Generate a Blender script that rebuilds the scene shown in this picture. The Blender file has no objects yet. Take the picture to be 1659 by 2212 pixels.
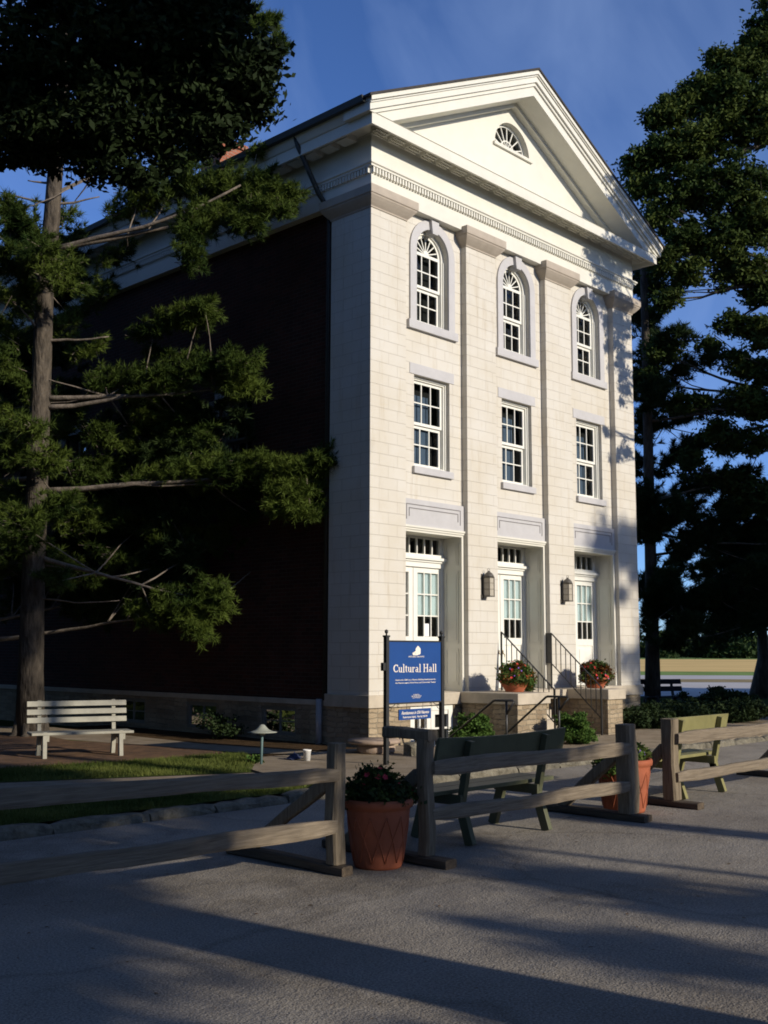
import bpy, math, random
import numpy as np
from mathutils import Vector, Matrix
rad = math.radians
S = bpy.context.scene
COL = S.collection

# ------------------------------------------------------------------ camera
CAM = np.array([-12.546, -12.23, 1.6]); FOC = 2380.75
_p, _y, _r = rad(7.1366), rad(43.524), rad(0.1697)
FW = np.array([math.cos(_y)*math.cos(_p), math.sin(_y)*math.cos(_p), math.sin(_p)])
_R = np.array([math.sin(_y), -math.cos(_y), 0.0]); _U = np.cross(_R, FW)
RT = _R*math.cos(_r) + _U*math.sin(_r); UP = _U*math.cos(_r) - _R*math.sin(_r)
cam = bpy.data.objects.new('camera', bpy.data.cameras.new('camera')); COL.objects.link(cam)
cam.matrix_world = Matrix(((RT[0], UP[0], -FW[0], CAM[0]), (RT[1], UP[1], -FW[1], CAM[1]),
                           (RT[2], UP[2], -FW[2], CAM[2]), (0, 0, 0, 1)))
cam.data.sensor_fit = 'VERTICAL'; cam.data.sensor_height = 36.0
cam.data.lens = FOC/2212*36.0; cam.data.clip_start = 0.1; cam.data.clip_end = 5000
S.camera = cam
# ------------------------------------------------------------------ light
SUN_AZ, SUN_EL = 8.0, 18.5      # degrees east of the facade's normal (-Y), above horizon
sd = np.array([math.sin(rad(SUN_AZ))*math.cos(rad(SUN_EL)), -math.cos(rad(SUN_AZ))*math.cos(rad(SUN_EL)), math.sin(rad(SUN_EL))])
sl = bpy.data.lights.new('sun', 'SUN'); sun = bpy.data.objects.new('sun', sl); COL.objects.link(sun)
sl.energy = 3.7; sl.angle = rad(0.55); sl.color = (1.0, 0.905, 0.765)
sun.rotation_euler = Vector(sd).to_track_quat('Z', 'Y').to_euler()
W = bpy.data.worlds.new('World'); S.world = W; W.use_nodes = True
nt = W.node_tree; nt.nodes.clear()
N = nt.nodes.new; L = nt.links.new
sky = N('ShaderNodeTexSky'); sky.sky_type = 'NISHITA'; sky.sun_disc = False
sky.sun_elevation = rad(SUN_EL); sky.sun_rotation = math.atan2(sd[0], sd[1])
sky.air_density = 0.7; sky.dust_density = 0.35; sky.ozone_density = 3.0; sky.altitude = 200
tc = N('ShaderNodeTexCoord'); mp = N('ShaderNodeMapping'); mp.inputs['Scale'].default_value = (1.4, 4.2, 2.2)
mp.inputs['Rotation'].default_value = (0.9, 0.3, 0.2)
L(tc.outputs['Generated'], mp.inputs['Vector'])
nz = N('ShaderNodeTexNoise'); nz.inputs['Scale'].default_value = 2.2; nz.inputs['Detail'].default_value = 6; nz.inputs['Distortion'].default_value = 0.8
L(mp.outputs['Vector'], nz.inputs['Vector'])
cr = N('ShaderNodeValToRGB'); cr.color_ramp.elements[0].position = 0.38; cr.color_ramp.elements[1].position = 0.85
cr.color_ramp.elements[1].color = (0.15, 0.15, 0.15, 1)
L(nz.outputs['Fac'], cr.inputs['Fac'])
mx = N('ShaderNodeMixRGB'); mx.inputs['Color2'].default_value = (6.2, 8.2, 12.0, 1)
tint = N('ShaderNodeMixRGB'); tint.blend_type = 'MULTIPLY'; tint.inputs['Fac'].default_value = 1; tint.inputs['Color2'].default_value = (.74, .94, 1.30, 1)
L(sky.outputs['Color'], tint.inputs['Color1']); L(cr.outputs['Color'], mx.inputs['Fac']); L(tint.outputs['Color'], mx.inputs['Color1'])
bg = N('ShaderNodeBackground'); bg.inputs['Strength'].default_value = 0.099
L(mx.outputs['Color'], bg.inputs['Color'])
wo = N('ShaderNodeOutputWorld'); L(bg.outputs[0], wo.inputs[0])
vs = S.view_settings; vs.view_transform = 'Standard'; vs.look = 'None'; vs.gamma = 1.0; vs.exposure = 0.38
S.render.engine = 'CYCLES'
S.cycles.max_bounces = 6; S.cycles.diffuse_bounces = 3; S.cycles.transparent_max_bounces = 12
S.cycles.pixel_filter_type = 'BLACKMAN_HARRIS'; S.cycles.filter_width = 1.8

# ------------------------------------------------------------------ helpers
def ray(x, y): return (FW*FOC + RT*(x-829.5) - UP*(y-1106.0))/FOC
def onp(x, y, ax, v):
    d = ray(x, y); return CAM + d*((v-CAM[ax])/d[ax])
def at(x, y, dist): return CAM + ray(x, y)*dist

def tag(o, label=None, cat=None, group=None, kind=None):
    if label: o['label'] = label
    if cat: o['category'] = cat
    if group: o['group'] = group
    if kind: o['kind'] = kind
    return o
def empty(name, loc, label, cat, group=None, rz=0.0):
    o = bpy.data.objects.new(name, None); COL.objects.link(o); o.empty_display_size = 0.2
    o.location = loc; o.rotation_euler = (0, 0, rz)
    return tag(o, label, cat, group)

class MB:
    def __init__(s): s.v = []; s.f = []; s.sm = []
    def add(s, vs, fs, smooth=False):
        b = len(s.v); s.v += [tuple(map(float, q)) for q in vs]
        s.f += [tuple(i+b for i in f) for f in fs]; s.sm += [smooth]*len(fs); return s
    def box(s, x0, y0, z0, x1, y1, z1):
        if x0 > x1: x0, x1 = x1, x0
        if y0 > y1: y0, y1 = y1, y0
        if z0 > z1: z0, z1 = z1, z0
        return s.add([(x0,y0,z0),(x1,y0,z0),(x1,y1,z0),(x0,y1,z0),(x0,y0,z1),(x1,y0,z1),(x1,y1,z1),(x0,y1,z1)],
                     [(0,3,2,1),(4,5,6,7),(0,1,5,4),(1,2,6,5),(2,3,7,6),(3,0,4,7)])
    def bar(s, a, b, w, h, up=(0, 0, 1)):
        a = np.array(a, float); b = np.array(b, float); d = b-a; d /= np.linalg.norm(d)
        u = np.array(up, float); sx = np.cross(d, u)
        if np.linalg.norm(sx) < 1e-5: sx = np.cross(d, (0, 1, 0.01))
        sx /= np.linalg.norm(sx); u = np.cross(sx, d)
        r = [(-1,-1),(1,-1),(1,1),(-1,1)]
        return s.add([a+sx*i*w/2+u*j*h/2 for i, j in r]+[b+sx*i*w/2+u*j*h/2 for i, j in r],
                     [(3,2,1,0),(4,5,6,7),(0,1,5,4),(1,2,6,5),(2,3,7,6),(3,0,4,7)])
    def prism(s, prof, axis, a, b):
        """closed profile [(u,v)] swept along an axis; u,v are the remaining two axes in order"""
        n = len(prof)
        def P(t, q):
            l = list(q); l.insert(axis, t); return l
        vs = [P(a, q) for q in prof]+[P(b, q) for q in prof]
        fs = [(i, (i+1) % n, n+(i+1) % n, n+i) for i in range(n)]+[tuple(range(n))[::-1], tuple(range(n, 2*n))]
        return s.add(vs, fs)
    def tube(s, pts, r, seg=8, smooth=True, caps=True):
        pts = [np.array(p, float) for p in pts]; n = len(pts)
        rr = r if hasattr(r, '__len__') else [r]*n
        vs = []; ref = np.array((0, 0, 1.0))
        d0 = pts[1]-pts[0]; d0 /= np.linalg.norm(d0)
        if abs(d0[2]) > .9: ref = np.array((1.0, 0, 0))
        for i, p in enumerate(pts):
            d = pts[min(i+1, n-1)]-pts[max(i-1, 0)]; d /= (np.linalg.norm(d)+1e-9)
            x = np.cross(d, ref); x /= (np.linalg.norm(x)+1e-9); y = np.cross(d, x)
            ref = -np.cross(x, d) if False else ref
            vs += [p+(x*math.cos(2*math.pi*k/seg)+y*math.sin(2*math.pi*k/seg))*rr[i] for k in range(seg)]
        fs = [(i*seg+k, i*seg+(k+1) % seg, (i+1)*seg+(k+1) % seg, (i+1)*seg+k) for i in range(n-1) for k in range(seg)]
        if caps: fs += [tuple(range(seg))[::-1], tuple(range((n-1)*seg, n*seg))]
        return s.add(vs, fs, smooth)
    def lathe(s, prof, c=(0, 0, 0), seg=28, smooth=True):
        n = len(prof)
        vs = [(c[0]+r*math.cos(2*math.pi*k/seg), c[1]+r*math.sin(2*math.pi*k/seg), c[2]+z) for r, z in prof for k in range(seg)]
        fs = [(i*seg+k, i*seg+(k+1) % seg, (i+1)*seg+(k+1) % seg, (i+1)*seg+k) for i in range(n-1) for k in range(seg)]
        fs += [tuple(range(seg))[::-1], tuple(range((n-1)*seg, n*seg))]
        return s.add(vs, fs, smooth)
    def build(s, name, mat, parent=None, bevel=0.0, loc=None):
        me = bpy.data.meshes.new(name); me.from_pydata(s.v, [], s.f); me.update()
        me.polygons.foreach_set('use_smooth', s.sm)
        me.materials.append(mat); o = bpy.data.objects.new(name, me); COL.objects.link(o)
        if parent: o.parent = parent
        if loc is not None: o.location = loc
        if bevel > 0:
            m = o.modifiers.new('bevel', 'BEVEL'); m.width = bevel; m.segments = 2; m.limit_method = 'ANGLE'; m.angle_limit = rad(40)
        return o

def raw_mesh(name, V, F, mat, parent=None, mats=None, midx=None):
    """V (n,3) array; F (m,k) array of equal-sized faces"""
    me = bpy.data.meshes.new(name); m, k = F.shape
    me.vertices.add(len(V)); me.vertices.foreach_set('co', np.asarray(V, np.float32).ravel())
    me.loops.add(m*k); me.loops.foreach_set('vertex_index', F.astype(np.int32).ravel())
    me.polygons.add(m); me.polygons.foreach_set('loop_start', np.arange(0, m*k, k, dtype=np.int32))
    me.polygons.foreach_set('loop_total', np.full(m, k, dtype=np.int32))
    for q in (mats or [mat]): me.materials.append(q)
    if midx is not None: me.polygons.foreach_set('material_index', np.asarray(midx, np.int32))
    me.update(calc_edges=True)
    o = bpy.data.objects.new(name, me); COL.objects.link(o)
    if parent: o.parent = parent
    return o

def copy_tree(o, parent=None):
    c = o.copy(); COL.objects.link(c); c.parent = parent
    for ch in [q for q in bpy.data.objects if q.parent == o]: copy_tree(ch, c)
    return c
# -------------------------------------------------------------- materials
def newmat(name):
    m = bpy.data.materials.new(name); m.use_nodes = True
    n = m.node_tree.nodes; b = n['Principled BSDF']; return m, n, m.node_tree.links, b
def plain(name, col, rough=.6, var=.12, scale=6.0, bump=0.0, spec=.3, metal=0.0, stretch=None, col2=None, bscale=None, detail=6):
    m, n, l, b = newmat(name)
    tcn = n.new('ShaderNodeTexCoord'); mpn = n.new('ShaderNodeMapping'); l.new(tcn.outputs['Object'], mpn.inputs['Vector'])
    if stretch: mpn.inputs['Scale'].default_value = stretch
    t = n.new('ShaderNodeTexNoise'); t.inputs['Scale'].default_value = scale; t.inputs['Detail'].default_value = detail
    t.inputs['Roughness'].default_value = .65
    l.new(mpn.outputs['Vector'], t.inputs['Vector'])
    r = n.new('ShaderNodeValToRGB'); r.color_ramp.elements[0].position = .32; r.color_ramp.elements[1].position = .68
    c = np.array(col); r.color_ramp.elements[0].color = (*(np.array(col2) if col2 else c*(1-var)), 1)
    r.color_ramp.elements[1].color = (*np.clip(c*(1+var), 0, 1), 1)
    l.new(t.outputs['Fac'], r.inputs['Fac']); l.new(r.outputs['Color'], b.inputs['Base Color'])
    b.inputs['Roughness'].default_value = rough; b.inputs['Metallic'].default_value = metal
    b.inputs['Specular IOR Level'].default_value = spec
    if bump > 0:
        t2 = n.new('ShaderNodeTexNoise'); t2.inputs['Scale'].default_value = bscale or scale*3; t2.inputs['Detail'].default_value = 5
        l.new(mpn.outputs['Vector'], t2.inputs['Vector'])
        bp = n.new('ShaderNodeBump'); bp.inputs['Strength'].default_value = 1.0; bp.inputs['Distance'].default_value = bump
        l.new(t2.outputs['Fac'], bp.inputs['Height']); l.new(bp.outputs['Normal'], b.inputs['Normal'])
    return m
def wall_uv(n, l):
    """u = x + y, v = z : works on every axis-aligned wall face"""
    g = n.new('ShaderNodeTexCoord'); s = n.new('ShaderNodeSeparateXYZ'); l.new(g.outputs['Object'], s.inputs[0])
    a = n.new('ShaderNodeMath'); a.operation = 'ADD'; l.new(s.outputs['X'], a.inputs[0]); l.new(s.outputs['Y'], a.inputs[1])
    c = n.new('ShaderNodeCombineXYZ'); l.new(a.outputs[0], c.inputs['X']); l.new(s.outputs['Z'], c.inputs['Y']); return c, g
def masonry(name, c1, c2, cm, bw, bh, mortar, rough=.8, bump=.004, squash=1.0, stain=None, smooth=.1, warp=0.0, noisebump=.002):
    m, n, l, b = newmat(name); c, g = wall_uv(n, l); vec = c.outputs[0]
    if warp > 0:
        wn = n.new('ShaderNodeTexNoise'); wn.inputs['Scale'].default_value = 2.6; wn.inputs['Detail'].default_value = 2; l.new(vec, wn.inputs['Vector'])
        sc = n.new('ShaderNodeVectorMath'); sc.operation = 'MULTIPLY_ADD'; sc.inputs[1].default_value = (warp, warp, 0); l.new(wn.outputs['Color'], sc.inputs[0]); l.new(vec, sc.inputs[2]); vec = sc.outputs[0]
    t = n.new('ShaderNodeTexBrick'); l.new(vec, t.inputs['Vector'])
    t.inputs['Color1'].default_value = (*c1, 1); t.inputs['Color2'].default_value = (*c2, 1); t.inputs['Mortar'].default_value = (*cm, 1)
    t.inputs['Scale'].default_value = 1.0; t.inputs['Mortar Size'].default_value = mortar; t.inputs['Mortar Smooth'].default_value = smooth
    t.inputs['Brick Width'].default_value = bw; t.inputs['Row Height'].default_value = bh; t.inputs['Bias'].default_value = 0.0
    t.squash = squash; t.squash_frequency = 2; t.offset = .5
    no = n.new('ShaderNodeTexNoise'); no.inputs['Scale'].default_value = 1.3; no.inputs['Detail'].default_value = 8; l.new(g.outputs['Object'], no.inputs['Vector'])
    r = n.new('ShaderNodeValToRGB'); r.color_ramp.elements[0].position = .35; r.color_ramp.elements[1].position = .62
    st = stain or (.80, .76, .68); r.color_ramp.elements[0].color = (*st, 1); r.color_ramp.elements[1].color = (1, 1, 1, 1)
    l.new(no.outputs['Fac'], r.inputs['Fac'])
    mu = n.new('ShaderNodeMixRGB'); mu.blend_type = 'MULTIPLY'; mu.inputs['Fac'].default_value = .55
    l.new(t.outputs['Color'], mu.inputs['Color1']); l.new(r.outputs['Color'], mu.inputs['Color2'])
    mpp = n.new('ShaderNodeMapping'); mpp.inputs['Scale'].default_value = (3.2, .35, 1); l.new(c.outputs[0], mpp.inputs['Vector'])
    ns = n.new('ShaderNodeTexNoise'); ns.inputs['Scale'].default_value = 1.6; ns.inputs['Detail'].default_value = 7; ns.inputs['Roughness'].default_value = .7; l.new(mpp.outputs[0], ns.inputs['Vector'])
    rs = n.new('ShaderNodeValToRGB'); rs.color_ramp.elements[0].position = .54; rs.color_ramp.elements[1].position = .78; rs.color_ramp.elements[0].color = (1, 1, 1, 1); rs.color_ramp.elements[1].color = (.74, .64, .48, 1); l.new(ns.outputs['Fac'], rs.inputs['Fac'])
    ms_ = n.new('ShaderNodeMixRGB'); ms_.blend_type = 'MULTIPLY'; ms_.inputs['Fac'].default_value = .6; l.new(mu.outputs['Color'], ms_.inputs['Color1']); l.new(rs.outputs['Color'], ms_.inputs['Color2'])
    l.new(ms_.outputs['Color'], b.inputs['Base Color'])
    b.inputs['Roughness'].default_value = rough; b.inputs['Specular IOR Level'].default_value = .2
    inv = n.new('ShaderNodeMath'); inv.operation = 'SUBTRACT'; inv.inputs[0].default_value = 1.0; l.new(t.outputs['Fac'], inv.inputs[1])
    bp = n.new('ShaderNodeBump'); bp.inputs['Distance'].default_value = bump; l.new(inv.outputs[0], bp.inputs['Height'])
    n2 = n.new('ShaderNodeTexNoise'); n2.inputs['Scale'].default_value = 22; n2.inputs['Detail'].default_value = 4; l.new(g.outputs['Object'], n2.inputs['Vector'])
    bp2 = n.new('ShaderNodeBump'); bp2.inputs['Distance'].default_value = noisebump; l.new(n2.outputs['Fac'], bp2.inputs['Height'])
    l.new(bp.outputs['Normal'], bp2.inputs['Normal']); l.new(bp2.outputs['Normal'], b.inputs['Normal'])
    return m
def leafmat(name, col, col2, trans=.25, scale=1.6):
    m, n, l, b = newmat(name)
    g = n.new('ShaderNodeTexCoord'); t = n.new('ShaderNodeTexNoise'); t.inputs['Scale'].default_value = scale; t.inputs['Detail'].default_value = 5
    l.new(g.outputs['Object'], t.inputs['Vector'])
    r = n.new('ShaderNodeValToRGB'); r.color_ramp.elements[0].position = .35; r.color_ramp.elements[1].position = .65
    r.color_ramp.elements[0].color = (*col, 1); r.color_ramp.elements[1].color = (*col2, 1)
    l.new(t.outputs['Fac'], r.inputs['Fac']); l.new(r.outputs['Color'], b.inputs['Base Color'])
    b.inputs['Roughness'].default_value = .7; b.inputs['Specular IOR Level'].default_value = .12
    tr = n.new('ShaderNodeBsdfTranslucent'); l.new(r.outputs['Color'], tr.inputs['Color'])
    mixn = n.new('ShaderNodeMixShader'); mixn.inputs[0].default_value = trans
    l.new(b.outputs[0], mixn.inputs[1]); l.new(tr.outputs[0], mixn.inputs[2])
    l.new(mixn.outputs[0], n['Material Output'].inputs['Surface']); return m
def glassmat(name='window_glass'):
    m, n, l, b = newmat(name)
    tr = n.new('ShaderNodeBsdfTransparent'); tr.inputs['Color'].default_value = (.80, .86, .86, 1)
    gl = n.new('ShaderNodeBsdfGlossy'); gl.inputs['Roughness'].default_value = .03
    g = n.new('ShaderNodeTexCoord'); nn = n.new('ShaderNodeTexNoise'); nn.inputs['Scale'].default_value = 3.0; l.new(g.outputs['Object'], nn.inputs['Vector'])
    bp = n.new('ShaderNodeBump'); bp.inputs['Distance'].default_value = .006; l.new(nn.outputs['Fac'], bp.inputs['Height']); l.new(bp.outputs[0], gl.inputs['Normal'])
    fr = n.new('ShaderNodeFresnel'); fr.inputs['IOR'].default_value = 1.5
    mixn = n.new('ShaderNodeMixShader'); l.new(fr.outputs[0], mixn.inputs[0]); l.new(tr.outputs[0], mixn.inputs[1]); l.new(gl.outputs[0], mixn.inputs[2])
    l.new(mixn.outputs[0], n['Material Output'].inputs['Surface']); return m
M = {}
M['ashlar'] = masonry('painted_ashlar', (.60,.57,.505), (.585,.555,.49), (.50,.465,.40), .43, .191, .004, rough=.75, bump=.003, stain=(.90,.86,.78), noisebump=.0012)
M['rubble'] = masonry('rubble_limestone', (.42,.34,.23), (.27,.21,.14), (.33,.28,.20), .27, .085, .010, rough=.95, bump=.02, squash=.7, stain=(.6,.55,.5), smooth=.6, warp=.12, noisebump=.02)
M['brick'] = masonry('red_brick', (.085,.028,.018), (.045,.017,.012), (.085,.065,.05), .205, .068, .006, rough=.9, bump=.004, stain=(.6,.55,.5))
M['redbrick'] = masonry('sunny_red_brick', (.36,.13,.075), (.28,.10,.06), (.30,.25,.2), .205, .068, .006, rough=.9, bump=.004, stain=(.7,.6,.55))  # lighter copy of the brick, sunlight put into the chimney colour
M['trim'] = plain('cream_painted_trim', (.66,.64,.555), .55, .04, 3.0, .0006)
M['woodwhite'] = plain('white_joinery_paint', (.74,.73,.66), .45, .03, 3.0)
M['grey_stone'] = plain('grey_painted_stone', (.47,.46,.458), .7, .05, 5.0, .0008)
M['cap_stone'] = plain('buff_capital_stone', (.40,.345,.28), .8, .08, 5.0, .0015)
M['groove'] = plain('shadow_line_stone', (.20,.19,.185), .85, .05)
M['slab'] = plain('limestone_slab', (.46,.40,.31), .85, .16, 3.0, .004)
M['glass'] = glassmat()
M['sidewood'] = plain('shaded_side_joinery', (.20,.185,.15), .7, .1)  # white joinery darkened, the side wall's shade put into its colour
M['blind'] = plain('blue_grey_blind', (.085,.115,.17), .8, .1)
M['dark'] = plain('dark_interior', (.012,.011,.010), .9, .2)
M['curtain'] = plain('white_door_curtain', (.62,.68,.68), .9, .05, 4.0)
M['roof'] = plain('dark_roof_shingle', (.05,.045,.04), .9, .25, 12.0, .01)
M['gutter'] = plain('dark_gutter_metal', (.030,.032,.028), .5, .2, 5.0, spec=.4)
M['pipe'] = plain('grey_drain_pipe', (.35,.35,.36), .6, .1)
M['iron'] = plain('black_iron', (.02,.02,.019), .45, .2, 12.0, spec=.5)
M['bronze'] = plain('aged_lantern_metal', (.09,.08,.065), .5, .3, 20.0, spec=.5)
M['lampglass'] = plain('dusty_lantern_glass', (.42,.38,.31), .25, .15, 30.0)
M['brass'] = plain('brass_handle', (.35,.26,.12), .35, .1, metal=.8)
M['signblue'] = plain('blue_sign_paint', (.009,.055,.215), .5, .05, 2.0)
M['signtext'] = plain('pale_sign_lettering', (.80,.72,.62), .6, .02)
M['paper'] = plain('white_paper', (.82,.82,.82), .8, .02)
M['white'] = plain('white_bench_paint', (.31,.295,.235), .6, .18, 5.0, .001)
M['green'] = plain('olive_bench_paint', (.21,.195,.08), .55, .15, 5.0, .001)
M['shadegreen'] = plain('shaded_olive_bench_paint', (.085,.09,.05), .55, .2, 5.0, .001)  # darker copy of the olive bench paint, shade put into the colour
M['blackwood'] = plain('black_bench_paint', (.02,.02,.02), .6, .2, 5.0)
M['terracotta'] = plain('terracotta', (.30,.085,.038), .75, .22, 4.0, .003)
M['soil'] = plain('potting_soil', (.03,.02,.014), .95, .3, 30.0, .01)
M['wood'] = plain('weathered_rail_wood', (.235,.19,.135), .9, .0, 14.0, .006, stretch=(.22,4.5,4.5), col2=(.12,.095,.067), bscale=24)
M['woodp'] = plain('weathered_post_wood', (.25,.20,.135), .9, .0, 14.0, .006, stretch=(4.5,4.5,.22), col2=(.10,.078,.052), bscale=24)
M['woody'] = plain('weathered_foot_wood', (.12,.09,.06), .9, .0, 7.0, .006, stretch=(4.5,.35,4.5), col2=(.05,.038,.028))
M['bark'] = plain('grey_brown_bark', (.12,.098,.074), .95, .0, 5.0, .05, stretch=(2.2,2.2,.6), col2=(.03,.025,.02), bscale=8)
M['palebark'] = plain('pale_branch_bark', (.17,.14,.11), .9, .4, 9.0, .01)
M['needle'] = leafmat('pine_needles', (.022,.044,.009), (.100,.138,.024), .2, 1.1)
M['needledark'] = leafmat('dark_pine_needles', (.018,.034,.012), (.045,.070,.02), .15, .9)
M['leaf'] = leafmat('broad_leaves', (.024,.046,.010), (.078,.104,.021), .25, .8)
M['leafdark'] = leafmat('shaded_broad_leaves', (.010,.018,.006), (.022,.036,.011), .08, .8)  # leaf colour lowered to carry the shade inside the crown
M['shrub'] = leafmat('shrub_leaves', (.045,.095,.018), (.10,.17,.035), .2, 6.0)
M['shrubdark'] = leafmat('dark_shrub_leaves', (.018,.034,.012), (.04,.06,.02), .15, 4.0)
M['mixleaf'] = leafmat('planter_leaves', (.035,.075,.02), (.11,.13,.03), .2, 9.0)
M['coleus'] = leafmat('bronze_coleus_leaves', (.10,.028,.015), (.20,.10,.02), .25, 12.0)
M['redflower'] = plain('red_petals', (.60,.045,.035), .6, .2, 20.0)
M['darkred'] = plain('deep_red_petals', (.35,.02,.03), .6, .2, 20.0)
M['purple'] = plain('purple_petals', (.20,.09,.38), .6, .2, 20.0)
M['orange'] = plain('orange_petals', (.62,.20,.07), .6, .2, 20.0)
M['grass'] = leafmat('grass_blades', (.045,.068,.012), (.13,.15,.035), .2, 2.0)
M['straw'] = plain('fallen_pine_straw', (.22,.12,.06), .95, .0, 5.0, .02, col2=(.08,.05,.03), bscale=60)
M['stone'] = plain('kerb_stone', (.15,.135,.10), .95, .5, 7.0, .03)
M['millstone'] = plain('reddish_millstone', (.33,.25,.19), .9, .2, 8.0, .006)
M['bucket'] = plain('white_plastic', (.75,.74,.70), .45, .03)
M['bluecloth'] = plain('dark_blue_cloth', (.03,.04,.09), .9, .3)
M['teal'] = plain('verdigris_post', (.10,.16,.16), .6, .15)
M['lampshade'] = plain('pale_lamp_cap', (.30,.31,.25), .6, .1)
# =============================================================== THE HALL
hall = empty('meeting_hall', (0, 0, 0), 'three storey white painted stone hall with pediment front and dark brick side', 'building')
XR, YB = 8.19, 16.0
PIL = [(0.0, .86), (2.48, 3.33), (4.94, 5.80), (7.43, XR)]
BAY = [(.86, 2.48), (3.33, 4.94), (5.80, 7.43)]
BC = [1.675, 4.135, 6.615]
BW = .13; DOORY = .56

def bx(mb, mode, u0, u1, t0, t1, z0, z1):
    if mode == 'F': mb.box(u0, t0, z0, u1, t1, z1)
    else: mb.box(t0, u0, z0, t1, u1, z1)
def pr(mb, mode, poly, t0, t1):
    mb.prism(poly, 1 if mode == 'F' else 0, t0, t1)
def arc(c, z, r, a0=0.0, a1=math.pi, n=20):
    return [(c+r*math.cos(a0+(a1-a0)*i/n), z+r*math.sin(a0+(a1-a0)*i/n)) for i in range(n+1)]
def ringarc(mb, mode, c, z, r0, r1, t0, t1, n=20):
    o = arc(c, z, r1, n=n); q = arc(c, z, r0, n=n)
    for i in range(n): pr(mb, mode, [q[i], o[i], o[i+1], q[i+1]], t0, t1)
def column(mb, mode, u0, u1, t0, t1, z0, z1, holes):
    z = z0
    for h0, h1, a in holes:
        bx(mb, mode, u0, u1, t0, t1, z, h0)
        if a:
            c = (u0+u1)/2; r = (u1-u0)/2; pts = arc(c, h1, r, n=18); top = h1+r
            for i in range(18):
                (xa, za), (xb, zb) = pts[i], pts[i+1]
                pr(mb, mode, [(xb, zb), (xa, za), (xa, top), (xb, top)] if i not in (8, 9) else [(xb, zb-.0005), (xa, za-.0005), (xa, top+.001), (xb, top+.001)], t0, t1)
            z = top
        else: z = h1
    bx(mb, mode, u0, u1, t0, t1, z, z1)

# ---- facade bays
mb = MB()
for (a, b), c in zip(BAY, BC):
    bx(mb, 'F', a, c-.47, BW, .42, 4.13, 9.16); bx(mb, 'F', c+.47, b, BW, .42, 4.13, 9.16)
    bx(mb, 'F', c-.47, c+.47, BW, .42, 4.13, 4.70); bx(mb, 'F', c-.47, c+.47, BW, .42, 6.30, 7.26)
    bx(mb, 'F', c-.47, c-.43, BW, .42, 7.26, 9.16); bx(mb, 'F', c+.43, c+.47, BW, .42, 7.26, 9.16)
    column(mb, 'F', c-.43, c+.43, BW, .42, 7.259, 9.16, [(7.26, 8.56, True)])
wall = mb.build('facade_wall', M['ashlar'], hall)
for i, (a, b) in enumerate(PIL):
    mb = MB(); y1 = .95 if i in (0, 3) else .62
    mb.box(a, 0, .87, b, y1, 9.2); p = mb.build('pilaster', M['ashlar'], hall, bevel=.006)
    mb = MB()
    prof = [(0.0, 8.90), (.015, 8.90), (.02, 8.925), (.055, 8.96), (.10, 9.01), (.135, 9.055), (.140, 9.072), (.135, 9.078), (.15, 9.085), (.155, 9.10), (.155, 9.225), (.0, 9.235)]
    vs = []; X0, X1 = a, b; y0 = 0.0
    for o, z in prof: vs += [(X0-o, y0-o, z), (X1+o, y0-o, z), (X1+o, y1+(o if i in (0, 3) else 0), z), (X0-o, y1+(o if i in (0, 3) else 0), z)]
    n = len(prof); fs = [(j*4+k, j*4+(k+1) % 4, (j+1)*4+(k+1) % 4, (j+1)*4+k) for j in range(n-1) for k in range(4)]
    mb.add(vs, fs+[(3, 2, 1, 0), tuple(range((n-1)*4, n*4))]); mb.build('capital', M['cap_stone'], p)

def ring(mb, prof, x0=0.0, y0=0.0, x1=XR, y1=YB):
    vs = []
    for o, z in prof: vs += [(x0-o, y0-o, z), (x1+o, y0-o, z), (x1+o, y1+o, z), (x0-o, y1+o, z)]
    n = len(prof)
    return mb.add(vs, [(j*4+k, j*4+(k+1) % 4, (j+1)*4+(k+1) % 4, (j+1)*4+k) for j in range(n-1) for k in range(4)]+[(3, 2, 1, 0), tuple(range((n-1)*4, n*4))])
mb = MB(); ring(mb, [(-.3, 9.16), (.03, 9.16), (.03, 9.465), (.035, 9.47), (.035, 9.575), (.085, 9.58), (.085, 9.61), (.11, 9.625), (.11, 9.655), (.03, 9.665), (.03, 10.15), (.045, 10.155), (.045, 10.167), (-.3, 10.168)])
for j in range(int(8.25/.0715)): mb.box(-.03+j*.0715, -.080, 9.475, -.03+j*.0715+.04, -.034, 9.572)
for j in range(int(15.8/.0715)): mb.box(-.080, .0+j*.0715, 9.475, -.034, .0+j*.0715+.04, 9.572)
mb.build('frieze', M['trim'], hall)
mb = MB(); ring(mb, [(-.3, 10.172), (.345, 10.172), (.36, 10.16), (.36, 10.08), (.375, 10.07), (.42, 10.07), (.42, 10.262), (.435, 10.27), (-.3, 10.31)])
for j in range(21):
    x = -.17+j*.41
    mb.box(x, -.335, 10.095, x+.28, -.14, 10.171)
    for g in range(6):
        for yy in (-.33, -.25, -.18): mb.box(x+.01+g*.045, yy, 10.065, x+.035+g*.045, yy+.03, 10.0945)
for j in range(36):
    y = .25+j*.41
    mb.box(-.335, y, 10.075, -.10, y+.28, 10.171)
mb.build('cornice', M['trim'], hall)
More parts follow.
